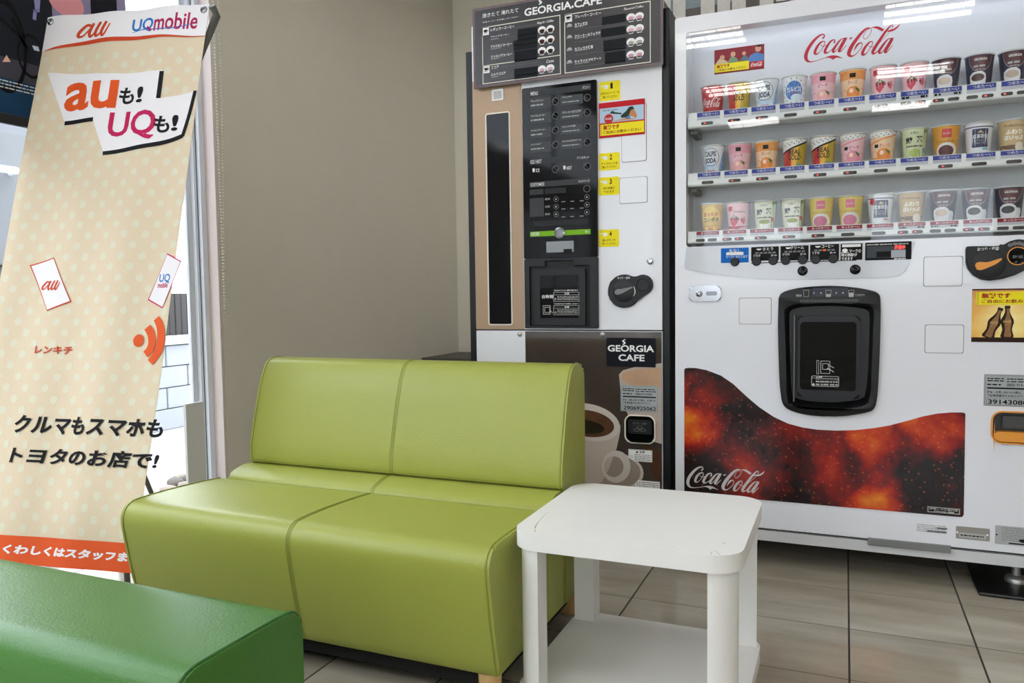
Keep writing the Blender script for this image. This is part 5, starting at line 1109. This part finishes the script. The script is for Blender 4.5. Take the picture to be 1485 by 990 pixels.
def georgia(coffee, hot):
    def d(F):
        F.poly([(.020, .002), (arc(.002), .002), (arc(.098), .098), (.020, .098)], C_(62, 38, 46)); F.poly(ell(-.002, .098, .031, .044, 24, 180, 360), C_(86, 40, 48)); F.poly(ell(-.002, .098, .033, .046, 24, 180, 360)[:]+ell(-.002, .098, .0315, .0445, 24, 180, 360)[::-1], C_(170, 160, 160)); F.up()
        F.text('GEORGIA', -.018, .084, .016, .091, W, .022); F.bars(-.020, .064, .016, .072, 1, lgrey, .7, 5); F.bars(-.014, .057, .010, .061, 1, lgrey, .6, 6)
        F.poly([(-.030, .044), (-.020, .052), (0, .054), (.012, .046), (.014, .034), (.010, .002), (-.024, .002), (-.030, .030)], C_(222, 222, 224))
        if hot: F.poly([(.012, .042), (.026, .040), (.030, .030), (.024, .008), (.012, .004)], C_(214, 216, 220))
        F.up(); F.ell(-.008, .036, .017, .011, coffee, 20)
    return d
def d_corn(F):
    full(F, .002, .030, C_(214, 158, 60)); F.up(); F.poly(ell(0, .058, .034, .034, 20, 0, 180)+[(-.034, .044), (.034, .044)], C_(238, 206, 90)); F.up(); F.text('あったか', -.024, .060, .026, .074, C_(206, 70, 40), .03); F.text('コンポタ', -.024, .042, .028, .057, C_(110, 60, 30), .04)
    for k in range(5): F.ell(-.028+.014*k, .016+.006*(k % 2), .008, .005, C_(240, 200, 70) if k % 2 else C_(196, 110, 50), 10)
def sencha(hot):
    def d(F):
        F.poly([(.022, .002), (arc(.002), .002), (arc(.098), .098), (.028, .098)], C_(90, 140, 80)); F.poly([(-arc(.002), .002), (-.034, .002), (-.042, .098), (-arc(.098), .098)], C_(120, 160, 100))
        F.text('煎', -.026, .056, -.006, .076, Bk, .03); F.text('茶', .004, .058, .024, .078, Bk, .03); F.text('お茶の', -.012, .084, .010, .091, C_(60, 80, 50), .01); F.bars(-.024, .045, .022, .051, 1, C_(60, 66, 56), .7, 4)
        if hot: F.poly([(-.018, .034), (.018, .034), (.010, .006), (-.008, .006)], C_(236, 238, 232)); F.up(); F.ell(0, .034, .018, .007, C_(150, 156, 60), 20); F.rect(.022, .034, .032, .048, C_(200, 60, 50))
        else: F.poly([(-.012, .004), (-.014, .034), (0, .042), (.016, .036), (.016, .004)], C_(170, 190, 100)); F.rect(.026, .028, .034, .042, C_(70, 150, 190))
    return d
def lemon(hot):
    sq, tx, cup_c = (C_(214, 60, 60), C_(90, 50, 30), C_(86, 30, 36)) if not hot else (C_(226, 120, 150), C_(170, 130, 90), C_(214, 130, 160))  # hot version's colours include the pinkish wash of reflections on the glass
    def d(F):
        F.rect(-.014, .066, .012, .092, sq); F.ell(0, .028, .029, .024, C_(236, 236, 238), 22); F.up(); F.text('ガーデン', -.011, .074, .009, .082, W, .02); F.text('ガーデンレモンティー', -.030, .050, .030, .060, tx, .01)
        F.ell(-.002, .027, .021, .017, cup_c, 20)
        if not hot: F.rect(-.040, .006, -.028, .022, C_(110, 190, 200))
    return d
def milktea(hot):
    def d(F):
        F.poly(rrect(-.022, .030, .022, .084, .004), C_(40, 44, 92)); full(F, .088, .091, C_(44, 48, 96)); F.up(); F.text('紅茶花伝', -.019, .056, .019, .068, W, .02); F.text('ROYAL', -.012, .048, .012, .052, lgrey, .01); F.text('MILK TEA', -.014, .040, .014, .045, lgrey, .01); F.poly([(-.008, .072), (0, .080), (.008, .072)], C_(200, 180, 120))
        if hot: F.ell(-.026, .080, .010, .010, C_(190, 50, 60), 16); F.rect(.008, .022, .022, .027, C_(196, 110, 96))
        else: F.rect(.006, .022, .022, .028, C_(120, 180, 210))
    return d
def d_choco(F):
    full(F, .002, .030, C_(110, 82, 58)); F.up(); F.text('Professional', -.028, .082, .024, .089, C_(90, 64, 44), .0, .2); F.text('ふわり', -.024, .060, .020, .074, C_(246, 240, 226), .05); F.text('ほいっぷ', -.026, .044, .024, .058, C_(246, 240, 226), .05); F.ell(.014, .024, .012, .014, C_(232, 222, 206), 16); F.rect(-.018, .014, .0, .017, C_(200, 180, 150))
white_c = M('cup_white', (228, 231, 236), .3); pinkc = M('cup_pink', (238, 196, 204), .3); orc = M('cup_orange', (240, 206, 170), .3); navyc = M('cup_navy', (36, 38, 72), .3); beige = M('cup_beige', (206, 178, 134), .3)
pk_, or_ = C_(232, 160, 178), C_(232, 150, 66); pt_, ot_ = C_(206, 60, 110), C_(200, 80, 40)
top_row = [(M('cup_red', (186, 36, 50), .3), d_cola, 'red cola cup at the left end of the top display shelf'), (C_(190, 164, 44), gold(0), 'yellow and red cup beside the cola cup on the top shelf'), (white_c, d_soda, 'pale blue soda cup, third from the left on the top shelf'), (white_c, d_calpis, 'white cup with blue disc and black dots on the top shelf'),
           (pinkc, fruit(pk_, 'ピーチ', pt_, C_(236, 170, 170)), 'pink peach cup beside the blue disc cup on the top shelf'), (orc, fruit(or_, 'オレンジ', ot_, C_(236, 140, 50)), 'orange drink cup, sixth from the left on the top shelf'), (pinkc, berry((40, 110, 170)), 'pink strawberry cup beside the orange cup on the top shelf'), (pinkc, berry((40, 110, 170)), 'pink strawberry cup next to the dark coffee cups on the top shelf'),
           (navyc, georgia(C_(206, 190, 172), 0), 'navy coffee cup with pale iced latte, first of the three on the top shelf'), (navyc, georgia(C_(70, 44, 40), 0), 'navy coffee cup with dark iced coffee, second of the three on top shelf'), (navyc, georgia(C_(190, 170, 150), 0), 'navy coffee cup at the right end of the top shelf')]
mid_row = [(white_c, d_soda, 'pale blue soda cup at the left end of the middle shelf'), (pinkc, fruit(pk_, 'ピーチ', pt_, C_(236, 170, 170)), 'plain pink peach cup beside the soda cup on the middle shelf'), (orc, fruit(or_, 'オレンジ', ot_, C_(236, 140, 50)), 'orange drink cup, third from the left on the middle shelf'), (C_(190, 164, 44), gold(1), 'yellow red cup with dotted top next to the orange cup, middle shelf'), (C_(190, 164, 44), gold(1), 'yellow red cup with dotted top next to the dotted peach cup, middle shelf'),
           (pinkc, fruit(pk_, 'ピーチ', pt_, C_(232, 140, 160), True), 'peach cup with dotted white top on the middle shelf'), (orc, fruit(or_, 'オレンジ', ot_, C_(236, 140, 50), True), 'orange cup with dotted white top on the middle shelf'), (M('cup_green', (206, 214, 176), .3), sencha(0), 'pale green iced tea cup on the middle shelf'), (C_(222, 160, 60), lemon(0), 'amber lemon tea cup with red square on the middle shelf'), (white_c, milktea(0), 'white milk tea cup with navy label on the middle shelf'), (beige, d_choco, 'beige and brown cup at the right end of the middle shelf')]
low_row = [(C_(224, 186, 84), d_corn, 'yellow corn soup cup at the left end of the bottom shelf'), (pinkc, berry((170, 40, 66)), 'pink strawberry cup with red band on the bottom shelf'), (M('cup_cream', (216, 218, 196), .3), sencha(1), 'green tea cup beside the strawberry cup on the bottom shelf'), (M('cup_cream', (216, 218, 196), .3), sencha(1), 'green tea cup beside the lemon tea cups on the bottom shelf'), (C_(230, 206, 120), lemon(1), 'pale yellow lemon tea cup beside the green tea cup, bottom shelf'), (C_(230, 206, 120), lemon(1), 'pale yellow lemon tea cup beside the milk tea cup, bottom shelf'),
           (white_c, milktea(1), 'white milk tea cup with red badge on the bottom shelf'), (beige, d_choco, 'beige and brown cup on the bottom shelf'), (navyc, georgia(C_(206, 186, 166), 1), 'navy coffee cup with milky coffee in a white mug, bottom shelf'), (navyc, georgia(C_(30, 26, 28), 1), 'navy coffee cup with black coffee in a white mug, bottom shelf'), (navyc, georgia(C_(60, 58, 70), 1), 'navy coffee cup with swirled coffee at right end of the bottom shelf')]
for ri, row in enumerate((top_row, mid_row, low_row)):
    for i, (b, d, l) in enumerate(row): cup(i, ri, b, d, l)
